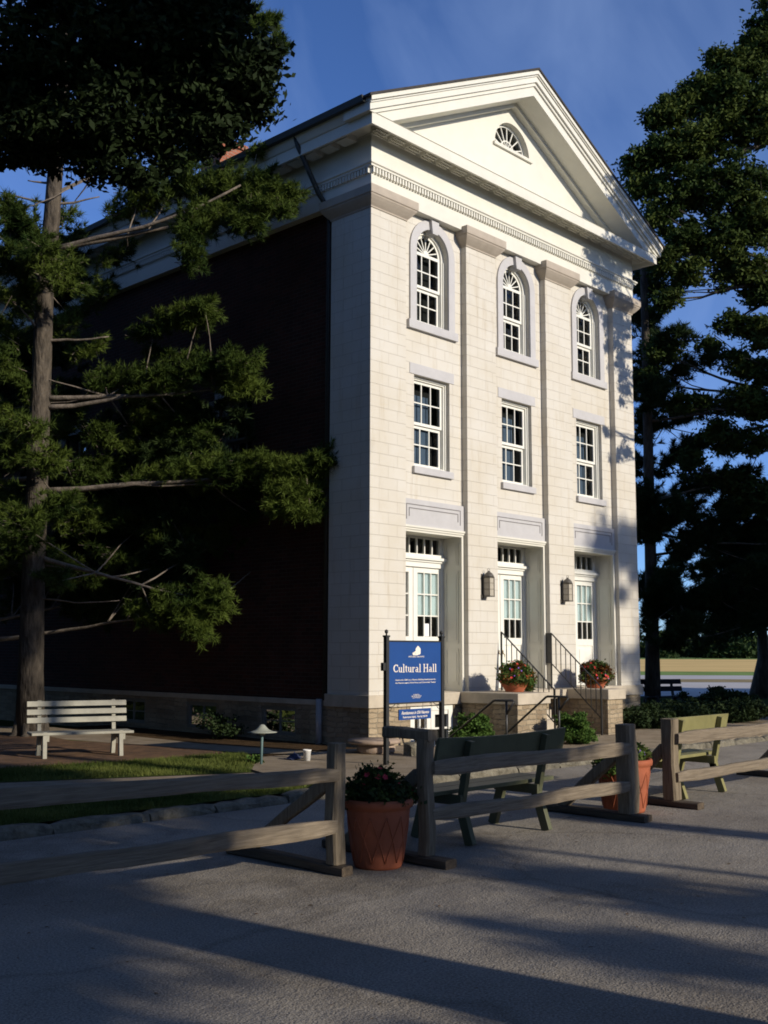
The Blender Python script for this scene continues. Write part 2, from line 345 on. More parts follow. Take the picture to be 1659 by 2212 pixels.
# raking cornice and pediment
XC, ZA, SL = XR/2, 12.76, .495
def zt(x): return ZA-SL*abs(x-XC)
mb = MB()
for s in (-1, 1):
    X = lambda d: XC+s*d
    P = lambda pts: pts if s < 0 else pts[::-1]
    def rakepoly(o1, o2, dend, zmin):
        """between zt-o1 (upper) and zt-o2 (lower)"""
        pts = [(X(0), ZA-o2), (X(0), ZA-o1)]
        def cut(o):
            d = min(dend, (ZA-o-zmin)/SL); return (X(d), ZA-o-SL*d)
        u = cut(o1); lo = cut(o2); pts.append(u)
        if u[1] > zmin+1e-4 and lo[1] <= zmin+1e-4: pts.append((X(dend), zmin))
        pts.append(lo); return P(pts)
    mb.prism(rakepoly(.29, .48, 4.60, 10.262), 1, -.40, .16)
    mb.prism(rakepoly(.225, .292, 4.615, 10.255), 1, -.435, .15)
    mb.prism(rakepoly(.075, .226, 4.615, 10.25), 1, -.475, .14)
    mb.prism(rakepoly(.095, .115, 4.618, 10.25), 1, -.50, .13)
    mb.prism(rakepoly(.0, .076, 4.625, 10.25), 1, -.52, .13)
    mb.prism(rakepoly(.48, .56, 4.60, 10.262), 1, .02, .148)
mb.build('raking_cornice', M['trim'], hall)
for s in (0, 1):   # side eave mouldings
    mb = MB()
    prof = [(-.40, 10.265), (-.44, 10.265), (-.46, 10.30), (-.49, 10.36), (-.51, 10.41), (-.51, 10.44), (-.30, 10.52)]
    if s: prof = [(XR-x, z) for x, z in prof][::-1]
    mb.prism(prof, 1, -.41, YB+.4); mb.build('eave_moulding', M['trim'], hall)
    mb = MB(); pg = [(-.515, 10.40), (-.60, 10.40), (-.62, 10.50), (-.515, 10.50)]
    if s: pg = [(XR-x, z) for x, z in pg][::-1]
    mb.prism(pg, 1, -.38, YB+.4); mb.build('gutter', M['gutter'], hall)
mb = MB()
mb.prism([(XC-4.68, zt(XC-4.68)+.002), (XC, ZA+.002), (XC+4.68, zt(XC+4.68)+.002), (XC+4.68, zt(XC+4.68)+.045), (XC, ZA+.045), (XC-4.68, zt(XC-4.68)+.045)], 1, -.545, YB+.45)
roof = mb.build('roof', M['roof'], hall)
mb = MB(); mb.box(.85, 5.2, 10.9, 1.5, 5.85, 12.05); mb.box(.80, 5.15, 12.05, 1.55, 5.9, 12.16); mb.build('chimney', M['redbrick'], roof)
# tympanum with fan light
FC, FZ, FR = 4.12, 11.33, .56
mb = MB()
lt = lambda x: ZA-.50-SL*abs(x-XC)
mb.prism([(.35, 10.28), (.35, lt(.35)), (FC-FR, lt(FC-FR)), (FC-FR, 10.28)], 1, .15, .4)
mb.prism([(FC+FR, 10.28), (FC+FR, lt(FC+FR)), (XR-.35, lt(XR-.35)), (XR-.35, 10.28)], 1, .15, .4)
mb.box(FC-FR, .15, 10.28, FC+FR, .4, FZ)
pts = arc(FC, FZ, FR, n=24)
for i in range(24):
    (xa, za), (xb, zb) = pts[i], pts[i+1]
    mb.prism([(xb, zb), (xa, za), (xa, lt(xa)), (xb, lt(xb))], 1, .15, .4)
mb.prism([(FC-FR-.01, ZA-.9), (XC, ZA-.5), (XR-3, ZA-.9)], 1, .152, .4) if False else None
mb.build('tympanum', M['trim'], hall)
mb = MB(); ringarc(mb, 'F', FC, FZ, FR-.05, FR, .27, .34, 24); mb.box(FC-FR, .268, FZ, FC+FR, .342, FZ+.04)
ringarc(mb, 'F', FC, FZ+.03, .20, .225, .275, .31, 16)
for k in range(1, 8):
    a = math.pi*k/8; r1 = FR-.04 if k % 2 or True else .2
    mb.bar((FC+.02*math.cos(a), .292, FZ+.03+.02*math.sin(a)), (FC+r1*math.cos(a), .292, FZ+.01+r1*math.sin(a)), .022, .026, (0, 1, 0))
fan = mb.build('fan_light', M['woodwhite'], hall)
mb = MB(); g = arc(FC, FZ, FR-.02, n=24); mb.add([(x, .30, z) for x, z in g], [tuple(range(25))]); mb.build('pane', M['glass'], fan)
mb = MB(); mb.box(FC-FR-.06, .10, FZ-.06, FC+FR+.06, .30, FZ-.001); mb.build('sill', M['trim'], fan)

# ---- foundation, water table, brick side
mb = MB(); mb.box(.012, .012, -.3, .985, .5, .70); mb.box(2.08, .012, -.3, XR-.012, .5, .70); mb.box(.985, .32, -1.2, 2.08, .5, .70)
mb.box(.09, .95, -.3, .5, 1.80, .70)
for a, b, c in ((1.80, 2.72, 3.94), (3.94, 4.86, 6.2), (6.2, 7.1, YB)):
    mb.box(.09, a, -.3, .5, b, .16); mb.box(.09, a, .64, .5, b, .70); mb.box(.25, a, .16, .5, b, .64); mb.box(.09, b, -.3, .5, c, .70)
mb.box(.012, .5, -.3, .5, .95, .70); mb.box(XR-.5, .5, -.3, XR-.012, YB, .70)
fo = mb.build('foundation', M['rubble'], hall)
mb = MB(); mb.box(-.035, -.035, .69, 3.36, .55, .892); mb.box(4.90, -.035, .69, XR+.05, .55, .892); mb.box(3.36, -.030, .69, 4.90, .55, .888)
mb.box(-.035, .55, .69, .35, .985, .892); mb.box(.075, .985, .69, .35, YB, .78); mb.box(XR-.35, .55, .69, XR+.05, YB, .892)
mb.build('water_table', M['slab'], hall, bevel=.008)
mb = MB()
SW = [(3.62, 4.70, 6.30), (9.1, 4.70, 6.30)]
ys = [.95, 3.14, 4.10, 8.62, 9.58, YB]
mb.box(.12, ys[0], .78, .45, ys[1], 9.2); mb.box(.12, ys[2], .78, .45, ys[3], 9.2); mb.box(.12, ys[4], .78, .45, ys[5], 9.2)
for a, b in ((3.14, 4.10), (8.62, 9.58)): column(mb, 'S', a, b, .12, .45, .78, 9.2, [(4.70, 6.30, False)])
mb.box(XR-.45, .95, .78, XR-.12, YB, 9.2); mb.box(.45, YB-.3, .78, XR-.45, YB, 10.3)
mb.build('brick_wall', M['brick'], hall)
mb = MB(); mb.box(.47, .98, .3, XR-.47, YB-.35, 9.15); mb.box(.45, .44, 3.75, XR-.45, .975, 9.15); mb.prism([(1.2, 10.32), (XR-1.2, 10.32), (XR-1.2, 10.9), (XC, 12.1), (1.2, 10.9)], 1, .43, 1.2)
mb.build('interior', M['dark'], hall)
mb = MB(); mb.tube([(-.47, 1.38, 10.42), (-.44, 1.35, 10.25), (-.12, 1.15, 9.42), (.05, 1.06, 9.15), (.05, 1.05, 8.8), (.05, 1.05, .78)], .045, 8)
ds = mb.build('downspout', M['gutter'], hall)
mb = MB(); mb.tube([(.03, 1.17, -.02), (.03, 1.17, .80)], .055, 10); mb.build('drain_pipe', M['pipe'], ds)

# ---- windows
def sash(mode, c, hw, z0, z1, zm, t, arch=False, zmu=None, zml=None):
    """two sliding sashes of 3 x 2 panes in a frame; t = face of the wall"""
    mb = MB(); f0, f1 = t+.10, t+.20; r = hw
    fw = .055
    bx(mb, mode, c-hw, c-hw+fw, f0, f1, z0, z1); bx(mb, mode, c+hw-fw, c+hw, f0, f1, z0, z1)
    bx(mb, mode, c-hw+fw, c+hw-fw, f0-.03, f1, z0, z0+.045)
    if arch: ringarc(mb, mode, c, z1, hw-fw, hw, f0, f1)
    else:
        bx(mb, mode, c-hw+fw, c+hw-fw, f0+.001, f1, z1-fw, z1)
        bx(mb, mode, c-hw+.002, c+hw-.002, f0-.025, f0-.001, z1-.03, z1)
    bx(mb, mode, c-hw+.002, c-hw+.028, f0-.025, f0-.001, z0+.002, z1-.031); bx(mb, mode, c+hw-.028, c+hw-.002, f0-.025, f0-.001, z0+.002, z1-.031)
    def one(s0, s1, za, zb, zmid, ta, curved):
        w = hw-fw-.001; st = .05; gl = w-st
        bx(mb, mode, c-w, c-gl, ta, ta+.035, za, zb); bx(mb, mode, c+gl, c+w, ta, ta+.035, za, zb)
        bx(mb, mode, c-gl, c+gl, ta, ta+.035, za, za+.05)
        if curved:
            ringarc(mb, mode, c, zb, gl, w, ta, ta+.035); bx(mb, mode, c-gl, c+gl, ta, ta+.035, zb-.025, zb+.03)
            mb.prism([(c+.07*math.cos(a), zb+.03+.07*math.sin(a)) for a in [math.pi*i/8 for i in range(9)]], 1 if mode == 'F' else 0, ta-.003, ta+.03)
            for k in range(1, 8):
                a = math.pi*k/8; q0 = (c+.05*math.cos(a), zb+.02+.05*math.sin(a)); q1 = (c+(gl+.01)*math.cos(a), zb+(gl+.01)*math.sin(a))
                if mode == 'F': mb.bar((q0[0], ta+.02, q0[1]), (q1[0], ta+.02, q1[1]), .02, .024, (0, 1, 0))
            zb2 = zb-.025
        else:
            bx(mb, mode, c-gl, c+gl, ta, ta+.035, zb-.05, zb); zb2 = zb-.05
        for k in (-1, 1): bx(mb, mode, c+k*gl/3-.011, c+k*gl/3+.011, ta+.006, ta+.03, za+.05, zb2)
        bx(mb, mode, c-gl, c+gl, ta+.008, ta+.028, zmid-.011, zmid+.011)
        return gl
    one(0, 0, zm-.025, z1-(0 if arch else fw), zmu, t+.135, arch)
    gl = one(0, 0, z0+.045, zm-.027, zml, t+.171, False)
    w = mb.build('window', M['woodwhite'], hall)
    g = MB()
    def quad(za, zb, tt):
        q = [(c-gl-.01, za), (c+gl+.01, za), (c+gl+.01, zb), (c-gl-.01, zb)]
        g.add([(u, tt, z) if mode == 'F' else (tt, u, z) for u, z in q], [(0, 1, 2, 3)])
    quad(z0+.09, zm-.03, t+.19); quad(zm, z1-(0 if arch else .1), t+.155)
    if arch: q = arc(c, z1, gl+.01, n=16); g.add([(u, t+.155, z) for u, z in q], [tuple(range(17))])
    g.build('pane', M['glass'], w)
    return w
for c in BC:
    w = sash('F', c, .43, 7.26, 8.56, 7.96, BW, True, 8.25, 7.64)
    mb = MB(); ringarc(mb, 'F', c, 8.56, .431, .595, .095, .135, 24)
    mb.box(c-.595, .095, 7.24, c-.431, .135, 8.56); mb.box(c+.431, .095, 7.24, c+.595, .135, 8.56); mb.build('surround', M['grey_stone'], w)
    mb = MB(); mb.prism([(c-.07, 8.90), (c+.07, 8.90), (c+.105, 9.158), (c-.105, 9.158)], 1, .035, .20); mb.build('keystone', M['grey_stone'], w, bevel=.004)
    mb = MB(); mb.box(c-.655, .065, 7.09, c+.655, .26, 7.24); mb.build('sill', M['grey_stone'], w, bevel=.005)
    w = sash('F', c, .47, 4.70, 6.30, 5.49, BW, False, 5.86, 5.13)
    bl = MB(); bl.box(c-.40, BW+.24, 4.75, c+.16, BW+.245, 6.02); bl.build('blind', M['blind'], w)
    mb = MB(); mb.box(c-.585, .118, 6.305, c+.585, .30, 6.495); mb.build('lintel', M['grey_stone'], w, bevel=.003)
    mb = MB(); mb.box(c-.52, .07, 4.58, c+.52, .26, 4.70); mb.build('sill', M['grey_stone'], w, bevel=.005)
for c, a, b in SW:
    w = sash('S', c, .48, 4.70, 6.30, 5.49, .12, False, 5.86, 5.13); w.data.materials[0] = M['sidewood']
    mb = MB(); mb.box(.10, c-.60, 6.30, .30, c+.60, 6.50); mb.build('lintel', M['grey_stone'], w)
    mb = MB(); mb.box(.06, c-.55, 4.58, .25, c+.55, 4.70); mb.build('sill', M['grey_stone'], w)
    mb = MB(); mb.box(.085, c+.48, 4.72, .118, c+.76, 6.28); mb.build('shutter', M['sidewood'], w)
for c in (2.26, 4.40, 6.65):
    mb = MB(); h = .46 if c < 6 else .45; a, b = .16, .64
    mb.box(.12, c-h, a, .18, c-h+.06, b); mb.box(.12, c+h-.06, a, .18, c+h, b); mb.box(.12, c-h+.06, b-.07, .18, c+h-.06, b); mb.box(.12, c-h+.06, a, .18, c+h-.06, a+.06)
    mb.box(.13, c-.012, a+.06, .165, c+.012, b-.07); mb.box(.135, c-h+.06, .38, .16, c+h-.06, .40)
    w = mb.build('basement_window', M['sidewood'], hall)
    g = MB(); g.add([(.15, c-h+.05, a+.05), (.15, c+h-.05, a+.05), (.15, c+h-.05, b-.06), (.15, c-h+.05, b-.06)], [(0, 1, 2, 3)]); g.build('pane', M['glass'], w)
# ---- grey panels over the doors, recesses, doors
for (a, b), c in zip(BAY, BC):
    mb = MB(); mb.box(a+.002, .085, 3.68, b-.002, .42, 4.129)
    pn = mb.build('door_lintel', M['grey_stone'], hall)
    mb = MB()
    for o in (.10, .165):
        mb.box(a+o, .078, 4.13-o, b-o, .0852, 4.13-o+.014); 
        mb.box(b-o-.014, .0782, 3.80+(.03 if o > .12 else -.02), b-o, .0854, 4.13-o); mb.box(a+o, .0782, 3.80+(.03 if o > .12 else -.02), a+o+.014, .0854, 4.13-o)
    mb.build('moulding', M['groove'], pn)
    mb = MB(); mb.box(a+.003, .055, 3.645, b-.003, .13, 3.679); mb.box(a+.003, .075, 3.61, b-.003, .13, 3.6445); mb.box(a+.003, .095, 3.575, b-.003, .50, 3.6095)
    mb.box(a+.001, .13, 3.6105, b-.001, .42, 3.678)
    mb.box(a+.001, .095, .892, a+.06, .14, 3.574); mb.box(b-.06, .095, .892, b-.001, .14, 3.574)
    for sx, x in ((1, a+.002), (-1, b-.002)):   # panelled reveals
        mb.box(x, .1405, .892, x+sx*.012, DOORY, 3.574)
        for z0, z1 in ((1.0, 1.62), (1.72, 2.98), (3.08, 3.50)):
            xx = x+sx*.0125
            mb.box(xx, .21, z0, xx+sx*.010, .23, z1); mb.box(xx, .48, z0, xx+sx*.010, .50, z1)
            mb.box(xx, .23, z0, xx+sx*.010, .48, z0+.02); mb.box(xx, .23, z1-.02, xx+sx*.010, .48, z1)
            mb.box(xx, .26, z0+.05, xx+sx*.006, .45, z1-.05)
    mb.build('door_reveal', M['trim'], hall)
    mb = MB(); mb.box(a+.0, .14, .80, b, .75, .894); mb.build('threshold', M['slab'], hall)
    # transom
    w = (b-a)/2-.015
    mb = MB(); y = DOORY; mb.box(c-w, y, 3.545, c+w, y+.08, 3.60); mb.box(c-w, y-.04, 3.215, c+w, y+.08, 3.27)
    mb.box(c-w, y, 3.27, c-.70, y+.08, 3.545); mb.box(c+.70, y, 3.27, c+w, y+.08, 3.545)
    for k in range(1, 7): x = c-.70+k*.2; mb.box(x-.011, y+.01, 3.27, x+.011, y+.06, 3.545)
    mb.box(c-w, y-.10, 3.165, c+w-.0, y+.02, 3.2145); mb.box(c-w, y-.06, 3.13, c+w, y+.02, 3.1645); mb.box(c-w, y-.03, 3.04, c+w, y+.05, 3.1295)
    mb.box(c-w, y-.005, .895, c-.725, y+.07, 3.0395); mb.box(c+.725, y-.005, .895, c+w, y+.07, 3.0395)
    fr = mb.build('door_frame', M['woodwhite'], hall)
    g = MB(); g.add([(c-.7, y+.04, 3.27), (c+.7, y+.04, 3.27), (c+.7, y+.04, 3.545), (c-.7, y+.04, 3.545)], [(0, 1, 2, 3)]); g.build('pane', M['glass'], fr)
    for s in (-1, 1):
        mb = MB(); X = lambda d: c+s*d
        B_ = lambda d0, d1, y0, y1, z0, z1: mb.box(X(d0), y0, z0, X(d1), y1, z1)
        y0, y1 = y+.015, y+.06
        B_(.006, .115, y0, y1, .90, 3.035); B_(.66, .722, y0, y1, .90, 3.035); B_(.115, .66, y0, y1, 2.945, 3.035)
        B_(.115, .66, y0, y1, .90, 1.02); B_(.115, .66, y0, y1, 1.70, 1.835); B_(.115, .66, y0+.018, y1-.01, 1.02, 1.70); B_(.19, .585, y0+.008, y1-.02, 1.09, 1.63)
        for d in (.297, .478): B_(d-.011, d+.011, y0+.006, y1-.006, 1.835, 2.945)
        for z in (2.195, 2.57): B_(.115, .66, y0+.009, y1-.009, z-.011, z+.011)
        lf = mb.build('door_leaf', M['woodwhite'], hall)
        g = MB(); g.add([(X(.115), y+.04, 1.835), (X(.66), y+.04, 1.835), (X(.66), y+.04, 2.945), (X(.115), y+.04, 2.945)], [(0, 1, 2, 3)]); g.build('pane', M['glass'], lf)
        v = []; n = 60; x0, x1 = .12, .655
        for i in range(n+1):
            d = x0+(x1-x0)*i/n; yy = y+.075+.010*math.sin(i*1.35)+.004*math.sin(i*.5); v += [(X(d), yy, 2.195), (X(d), yy, 2.94)]
        g = MB(); g.add(v, [(2*i, 2*i+2, 2*i+3, 2*i+1) for i in range(n)], True); g.build('curtain', M['curtain'], lf)
        if c == BC[1]:
            g = MB(); g.tube([(X(.06), y0-.002, 1.55), (X(.06), y0-.05, 1.52), (X(.06), y0-.055, 1.40), (X(.06), y0-.05, 1.28), (X(.06), y0-.002, 1.25)], .009, 8); g.box(X(.04), y0-.008, 1.53, X(.08), y0, 1.60)
            g.build('handle', M['brass'], lf)
        if c == BC[0] and s == 1:
            g = MB(); g.box(X(.31), y0+.005, 1.84, X(.42), y0+.012, 2.06); g.build('notice', M['paper'], lf)
# basement double doors under the left bay
for s in (-1, 1):
    c = 1.530; X = lambda d: c+s*d; mb = MB(); y0, y1 = .045, .095
    mb.box(X(.004), y0, -.88, X(.10), y1, .66); mb.box(X(.43), y0-.02, -.88, X(.54), y1, .685); mb.box(X(.004), y0-.019, .60, X(.43), y1, .6845); mb.box(X(.10), y0, .53, X(.43), y1, .60)
    mb.box(X(.10), y0, -.88, X(.43), y1, -.3)
    mb.box(X(.10), y0+.01, .285, X(.43), y1-.01, .315); mb.box(X(.10), y0+.01, .0, X(.43), y1-.01, .03)
    if s < 0: mb.box(X(.252), y0+.008, -.3, X(.278), y1-.01, .56)
    d = mb.build('basement_door', M['woodwhite'], hall)
    g = MB(); g.add([(X(.1), .075, -.3), (X(.43), .075, -.3), (X(.43), .075, .56), (X(.1), .075, .56)], [(0, 1, 2, 3)]); g.build('pane', M['glass'], d)
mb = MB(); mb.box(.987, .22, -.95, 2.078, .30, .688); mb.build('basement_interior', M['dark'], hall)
mb = MB(); mb.box(4.915, -.012, 1.36, 4.938, .115, 1.93); mb.build('plaque', M['iron'], hall)

# =============================================================== PORCH AND RAILINGS
porch = empty('stone_porch', (4.1, -.6, 0), 'rubble stone entrance steps with slab-topped side blocks under the middle door', 'porch')
def PO(mb, name, mat, par=porch, bevel=0):
    o = mb.build(name, mat, par, bevel); o.matrix_parent_inverse = Matrix.Translation((-4.1, .6, 0)); return o
for a, b, y in ((2.20, 3.12, -1.26), (5.02, 5.62, -1.20)):
    mb = MB(); mb.box(a+.05, y+.05, -.3, b-.05, -.036, .71); PO(mb, 'side_block', M['rubble'])
    mb = MB(); mb.box(a, y, .711, b, -.037, .897); PO(mb, 'cap_slab', M['slab'], bevel=.012)
mb = MB()
for k in range(5):
    z1 = .88-k*.165; mb.box(3.075 if k else 3.07, -.30-k*.16, .0, 4.05, -.036 if k == 0 else -.30-(k-1)*.16, z1)
mb.box(4.05, -.30, .72, 5.065, -.036, .88); PO(mb, 'steps', M['slab'], bevel=.008)
def stair_rail(x, lab, y0, z0, y1, z1):
    t = empty('stair_railing', (x, y1, 0), lab, 'railing', 'iron railings flanking the entrance steps')
    def b(mb, n):
        o = mb.build(n, M['iron'], t); o.matrix_parent_inverse = Matrix.Translation((-x, -y1, 0)); return o
    mb = MB(); mb.bar((x, y0, z0), (x, y1, z1), .03, .014); b(mb, 'top_rail')
    mb = MB(); mb.bar((x, y0, z0-.57), (x, y1, z1-.57), .02, .014); b(mb, 'bottom_rail')
    for yy, zz in ((y1, z1),): mb = MB(); mb.box(x-.014, yy-.014, .0, x+.014, yy+.014, zz+.01); b(mb, 'post')
    mb = MB(); mb.box(x-.012, y0-.012, .89, x+.012, y0+.012, z0); b(mb, 'post')
    n = 10
    for k in range(1, n):
        f = k/n; yy = y0+(y1-y0)*f; zz = z0+(z1-z0)*f
        mb = MB(); mb.box(x-.006, yy-.006, zz-.57, x+.006, yy+.006, zz); b(mb, 'baluster')
stair_rail(3.36, 'thin black iron stair railing beside the left planter on the porch', -.04, 1.93, -1.17, .935)
stair_rail(4.90, 'thin black iron stair railing beside the right planter on the porch', -.04, 1.93, -1.12, .945)
def pipe_rail(x, lab, pts):
    t = empty('pipe_handrail', (x, pts[-1][0], 0), lab, 'handrail', 'pipe handrails of the basement stair')
    (ya, za), (yb, zb), (yc, zc), (yd, zd) = pts
    inv = Matrix.Translation((-x, -pts[-1][0], 0)); s = (za-zb)/(ya-yb)
    mb = MB(); mb.tube([(x, -.15, za+s*(-.15-ya)), (x, yb-.03, zb-.01), (x, yb-.06, zb), (x, yc+.03, zc), (x, yc, zc-.02), (x, yd, zd)], .019, 8)
    o = mb.build('handrail', M['iron'], t); o.matrix_parent_inverse = inv
    mb = MB(); mb.tube([(x, yd, .02), (x, yd, zb)], .019, 8); o = mb.build('post', M['iron'], t); o.matrix_parent_inverse = inv
pipe_rail(1.0, 'black pipe handrail rising behind the left shrub', [(-1.38, .65), (-1.65, .84), (-2.08, .85), (-1.93, .64)])
pipe_rail(2.12, 'black pipe handrail in front of the left porch block beside the right shrub', [(-1.12, .31), (-1.84, .875), (-2.30, .88), (-2.11, .67)])

# lanterns
def lantern(x, lab):
    t = empty('wall_lantern', (x, 0, 2.53), lab, 'lantern', 'wall lanterns between the doors')
    mb = MB(); mb.box(-.095, -.012, -.03, -.045, -.001, .42); mb.box(-.10, -.03, -.02, -.05, -.0, .05); mb.bar((-.07, -.01, .36), (0, -.10, .30), .012, .012); mb.build('bracket', M['bronze'], t)
    mb = MB()
    for sx in (-1, 1):
        for sy in (-1, 1): mb.box(sx*.066-.006, -.105+sy*.066-.006, .02, sx*.066+.006, -.105+sy*.066+.006, .36)
    mb.box(-.075, -.18, .01, .075, -.03, .03); mb.box(-.072, -.177, .345, .072, -.033, .36)
    for zz in (.14, .25):
        mb.box(-.0735, -.1735, zz, -.0675, -.0365, zz+.006); mb.box(.0675, -.1735, zz, .0735, -.0365, zz+.006); mb.box(-.0665, -.1740, zz+.0005, .0665, -.1690, zz+.0055)
    mb.build('lantern_frame', M['bronze'], t)
    mb = MB(); mb.box(-.062, -.167, .03, .062, -.043, .345); mb.build('lantern_glass', M['lampglass'], t)
    mb = MB(); mb.lathe([(.095, .36), (.09, .385), (.06, .43), (.028, .45), (.02, .47), (.004, .475)], (0, -.105, 0), 14)
    rr = [(.028*math.cos(a), -.105, .49+.028*math.sin(a)) for a in np.linspace(0, 2*math.pi, 13)]
    mb.tube(rr, .004, 6); mb.build('lantern_cap', M['bronze'], t)
lantern(2.93, 'aged metal wall lantern left of the middle door')
lantern(5.39, 'aged metal wall lantern between the middle and the right door')
# =============================================================== GROUND
def sheet(name, polys, z, mat, kind='structure', label=None, thick=0.0):
    mb = MB()
    for p in polys:
        if thick > 0: mb.prism([(x, y) for x, y in p], 2, z-thick, z)
        else: mb.add([(x, y, z) for x, y in p], [tuple(range(len(p)))])
    o = mb.build(name, mat); tag(o, label, None, None, kind); return o
def asphalt():
    m, n, l, b = newmat('worn_gravelly_asphalt'); g = n.new('ShaderNodeTexCoord')
    def noise(sc, d, r=.6):
        t = n.new('ShaderNodeTexNoise'); t.inputs['Scale'].default_value = sc; t.inputs['Detail'].default_value = d; t.inputs['Roughness'].default_value = r; l.new(g.outputs['Object'], t.inputs['Vector']); return t
    def ramp(t, p0, p1, c0, c1):
        r = n.new('ShaderNodeValToRGB'); r.color_ramp.elements[0].position = p0; r.color_ramp.elements[1].position = p1
        r.color_ramp.elements[0].color = (*c0, 1); r.color_ramp.elements[1].color = (*c1, 1); l.new(t.outputs[0], r.inputs['Fac']); return r
    a = ramp(noise(70, 4, .8), .36, .64, (.20,.18,.15), (.53,.485,.415)); c = ramp(noise(.55, 5), .35, .7, (.68,.66,.64), (1,1,1))
    v = n.new('ShaderNodeTexVoronoi'); v.inputs['Scale'].default_value = 85; l.new(g.outputs['Object'], v.inputs['Vector'])
    vr = ramp(v, .0, .45, (1.15,1.12,1.05), (.8,.8,.8))
    m1 = n.new('ShaderNodeMixRGB'); m1.blend_type = 'MULTIPLY'; m1.inputs[0].default_value = 1; l.new(a.outputs[0], m1.inputs[1]); l.new(c.outputs[0], m1.inputs[2])
    m2 = n.new('ShaderNodeMixRGB'); m2.blend_type = 'MULTIPLY'; m2.inputs[0].default_value = .8; l.new(m1.outputs[0], m2.inputs[1]); l.new(vr.outputs[0], m2.inputs[2])
    sp = ramp(noise(9, 2), .72, .76, (0,0,0), (1,1,1)); m3 = n.new('ShaderNodeMixRGB'); l.new(sp.outputs[0], m3.inputs[0]); l.new(m2.outputs[0], m3.inputs[1]); m3.inputs[2].default_value = (.12,.09,.06,1)
    vc = n.new('ShaderNodeTexVoronoi'); vc.feature = 'DISTANCE_TO_EDGE'; vc.inputs['Scale'].default_value = .42; wn = noise(1.1, 4)
    wv = n.new('ShaderNodeMixRGB'); wv.inputs[0].default_value = .35; l.new(g.outputs['Object'], wv.inputs[1]); l.new(wn.outputs['Color'], wv.inputs[2]); l.new(wv.outputs[0], vc.inputs['Vector'])
    vcr = n.new('ShaderNodeValToRGB'); vcr.color_ramp.elements[0].position = .0; vcr.color_ramp.elements[1].position = .012; vcr.color_ramp.elements[0].color = (.45,.43,.4,1); vcr.color_ramp.elements[1].color = (1,1,1,1); l.new(vc.outputs['Distance'], vcr.inputs['Fac'])
    m4 = n.new('ShaderNodeMixRGB'); m4.blend_type = 'MULTIPLY'; m4.inputs[0].default_value = .35; l.new(m3.outputs[0], m4.inputs[1]); l.new(vcr.outputs[0], m4.inputs[2])
    oi = ramp(noise(.9, 6, .7), .30, .42, (.62,.60,.58), (1,1,1)); m5 = n.new('ShaderNodeMixRGB'); m5.blend_type = 'MULTIPLY'; m5.inputs[0].default_value = .8; l.new(m4.outputs[0], m5.inputs[1]); l.new(oi.outputs[0], m5.inputs[2])
    l.new(m5.outputs[0], b.inputs['Base Color']); b.inputs['Roughness'].default_value = .95; b.inputs['Specular IOR Level'].default_value = .02
    bp = n.new('ShaderNodeBump'); bp.inputs['Distance'].default_value = .003; l.new(v.outputs['Distance'], bp.inputs['Height'])
    b2 = n.new('ShaderNodeBump'); b2.inputs['Distance'].default_value = .006; l.new(noise(30, 3).outputs[0], b2.inputs['Height']); l.new(bp.outputs[0], b2.inputs['Normal'])
    b3 = n.new('ShaderNodeBump'); b3.inputs['Distance'].default_value = .03; l.new(noise(1.6, 3).outputs[0], b3.inputs['Height']); l.new(b2.outputs[0], b3.inputs['Normal']); l.new(b3.outputs[0], b.inputs['Normal'])
    return m
M['asphalt'] = asphalt()
M['pave'] = plain('sandy_concrete_path', (.34,.28,.205), .9, .0, 3.0, .006, col2=(.22,.175,.12), bscale=40, spec=.0)
M['earth'] = plain('dark_grass_earth', (.06,.075,.025), .95, .0, 1.2, .01, col2=(.035,.04,.015), bscale=30, spec=.0)  # mottled dark grass and earth tone
M['lawn'] = plain('short_lawn', (.085,.11,.03), .95, .0, 1.8, .015, col2=(.05,.06,.018), bscale=50, spec=.0)
M['field'] = plain('ripe_grain_field', (.78,.54,.22), .95, .0, .05, .0, col2=(.62,.43,.17), spec=.0)
M['farroad'] = plain('pale_far_road', (.50,.47,.43), .9, .06, .3, spec=.0)
M['farbrown'] = plain('dry_verge', (.30,.24,.13), .95, .2, .3, spec=.0)
M['fargreen'] = plain('green_verge', (.20,.28,.09), .95, .2, .3, spec=.0)
PX0, PX1, PY0, PY1 = 1.0, 2.16, -1.75, .18
E_ = 1200
sheet('ground', [[(-E_, -E_), (E_, -E_), (E_, PY0), (-E_, PY0)], [(-E_, PY0), (PX0, PY0), (PX0, PY1), (-E_, PY1)], [(PX1, PY0), (E_, PY0), (E_, PY1), (PX1, PY1)], [(-E_, PY1), (E_, PY1), (E_, E_), (-E_, E_)]], -.02, M['earth'])
sheet('road', [[(-60, -60), (60, -60), (60, -3.36), (-60, -3.36)]], 0.0, M['asphalt'])
PVX = 14.0
sheet('pavement', [[(-3.5, -3.18), (PVX, -3.18), (PVX, PY0), (-3.5, PY0)], [(-3.5, PY0), (PX0, PY0), (PX0, .08), (-2.3, .08), (-3.2, -.9)], [(PX1, PY0), (PVX, PY0), (PVX, -.04), (PX1, -.04)],
                   [(-60, -2.25), (-3.5, -2.25), (-3.5, -1.40), (-6.4, -.10), (-12, 1.3), (-60, 4)]], .08, M['pave'], thick=.1)
M['soilbed'] = plain('mulched_bed', (.11,.07,.04), .95, .0, 3.0, .02, col2=(.05,.035,.02), bscale=30, spec=.0)
sheet('planting_bed', [[(-2.3, .081), (-.02, .081), (-.02, 1.0), (.08, 1.0), (.08, 7.5), (-1.1, 7.5), (-1.35, 2.4)], [(8.25, -1.9), (15.5, -1.9), (15.5, 3), (8.25, 3)]], .072, M['soilbed'])
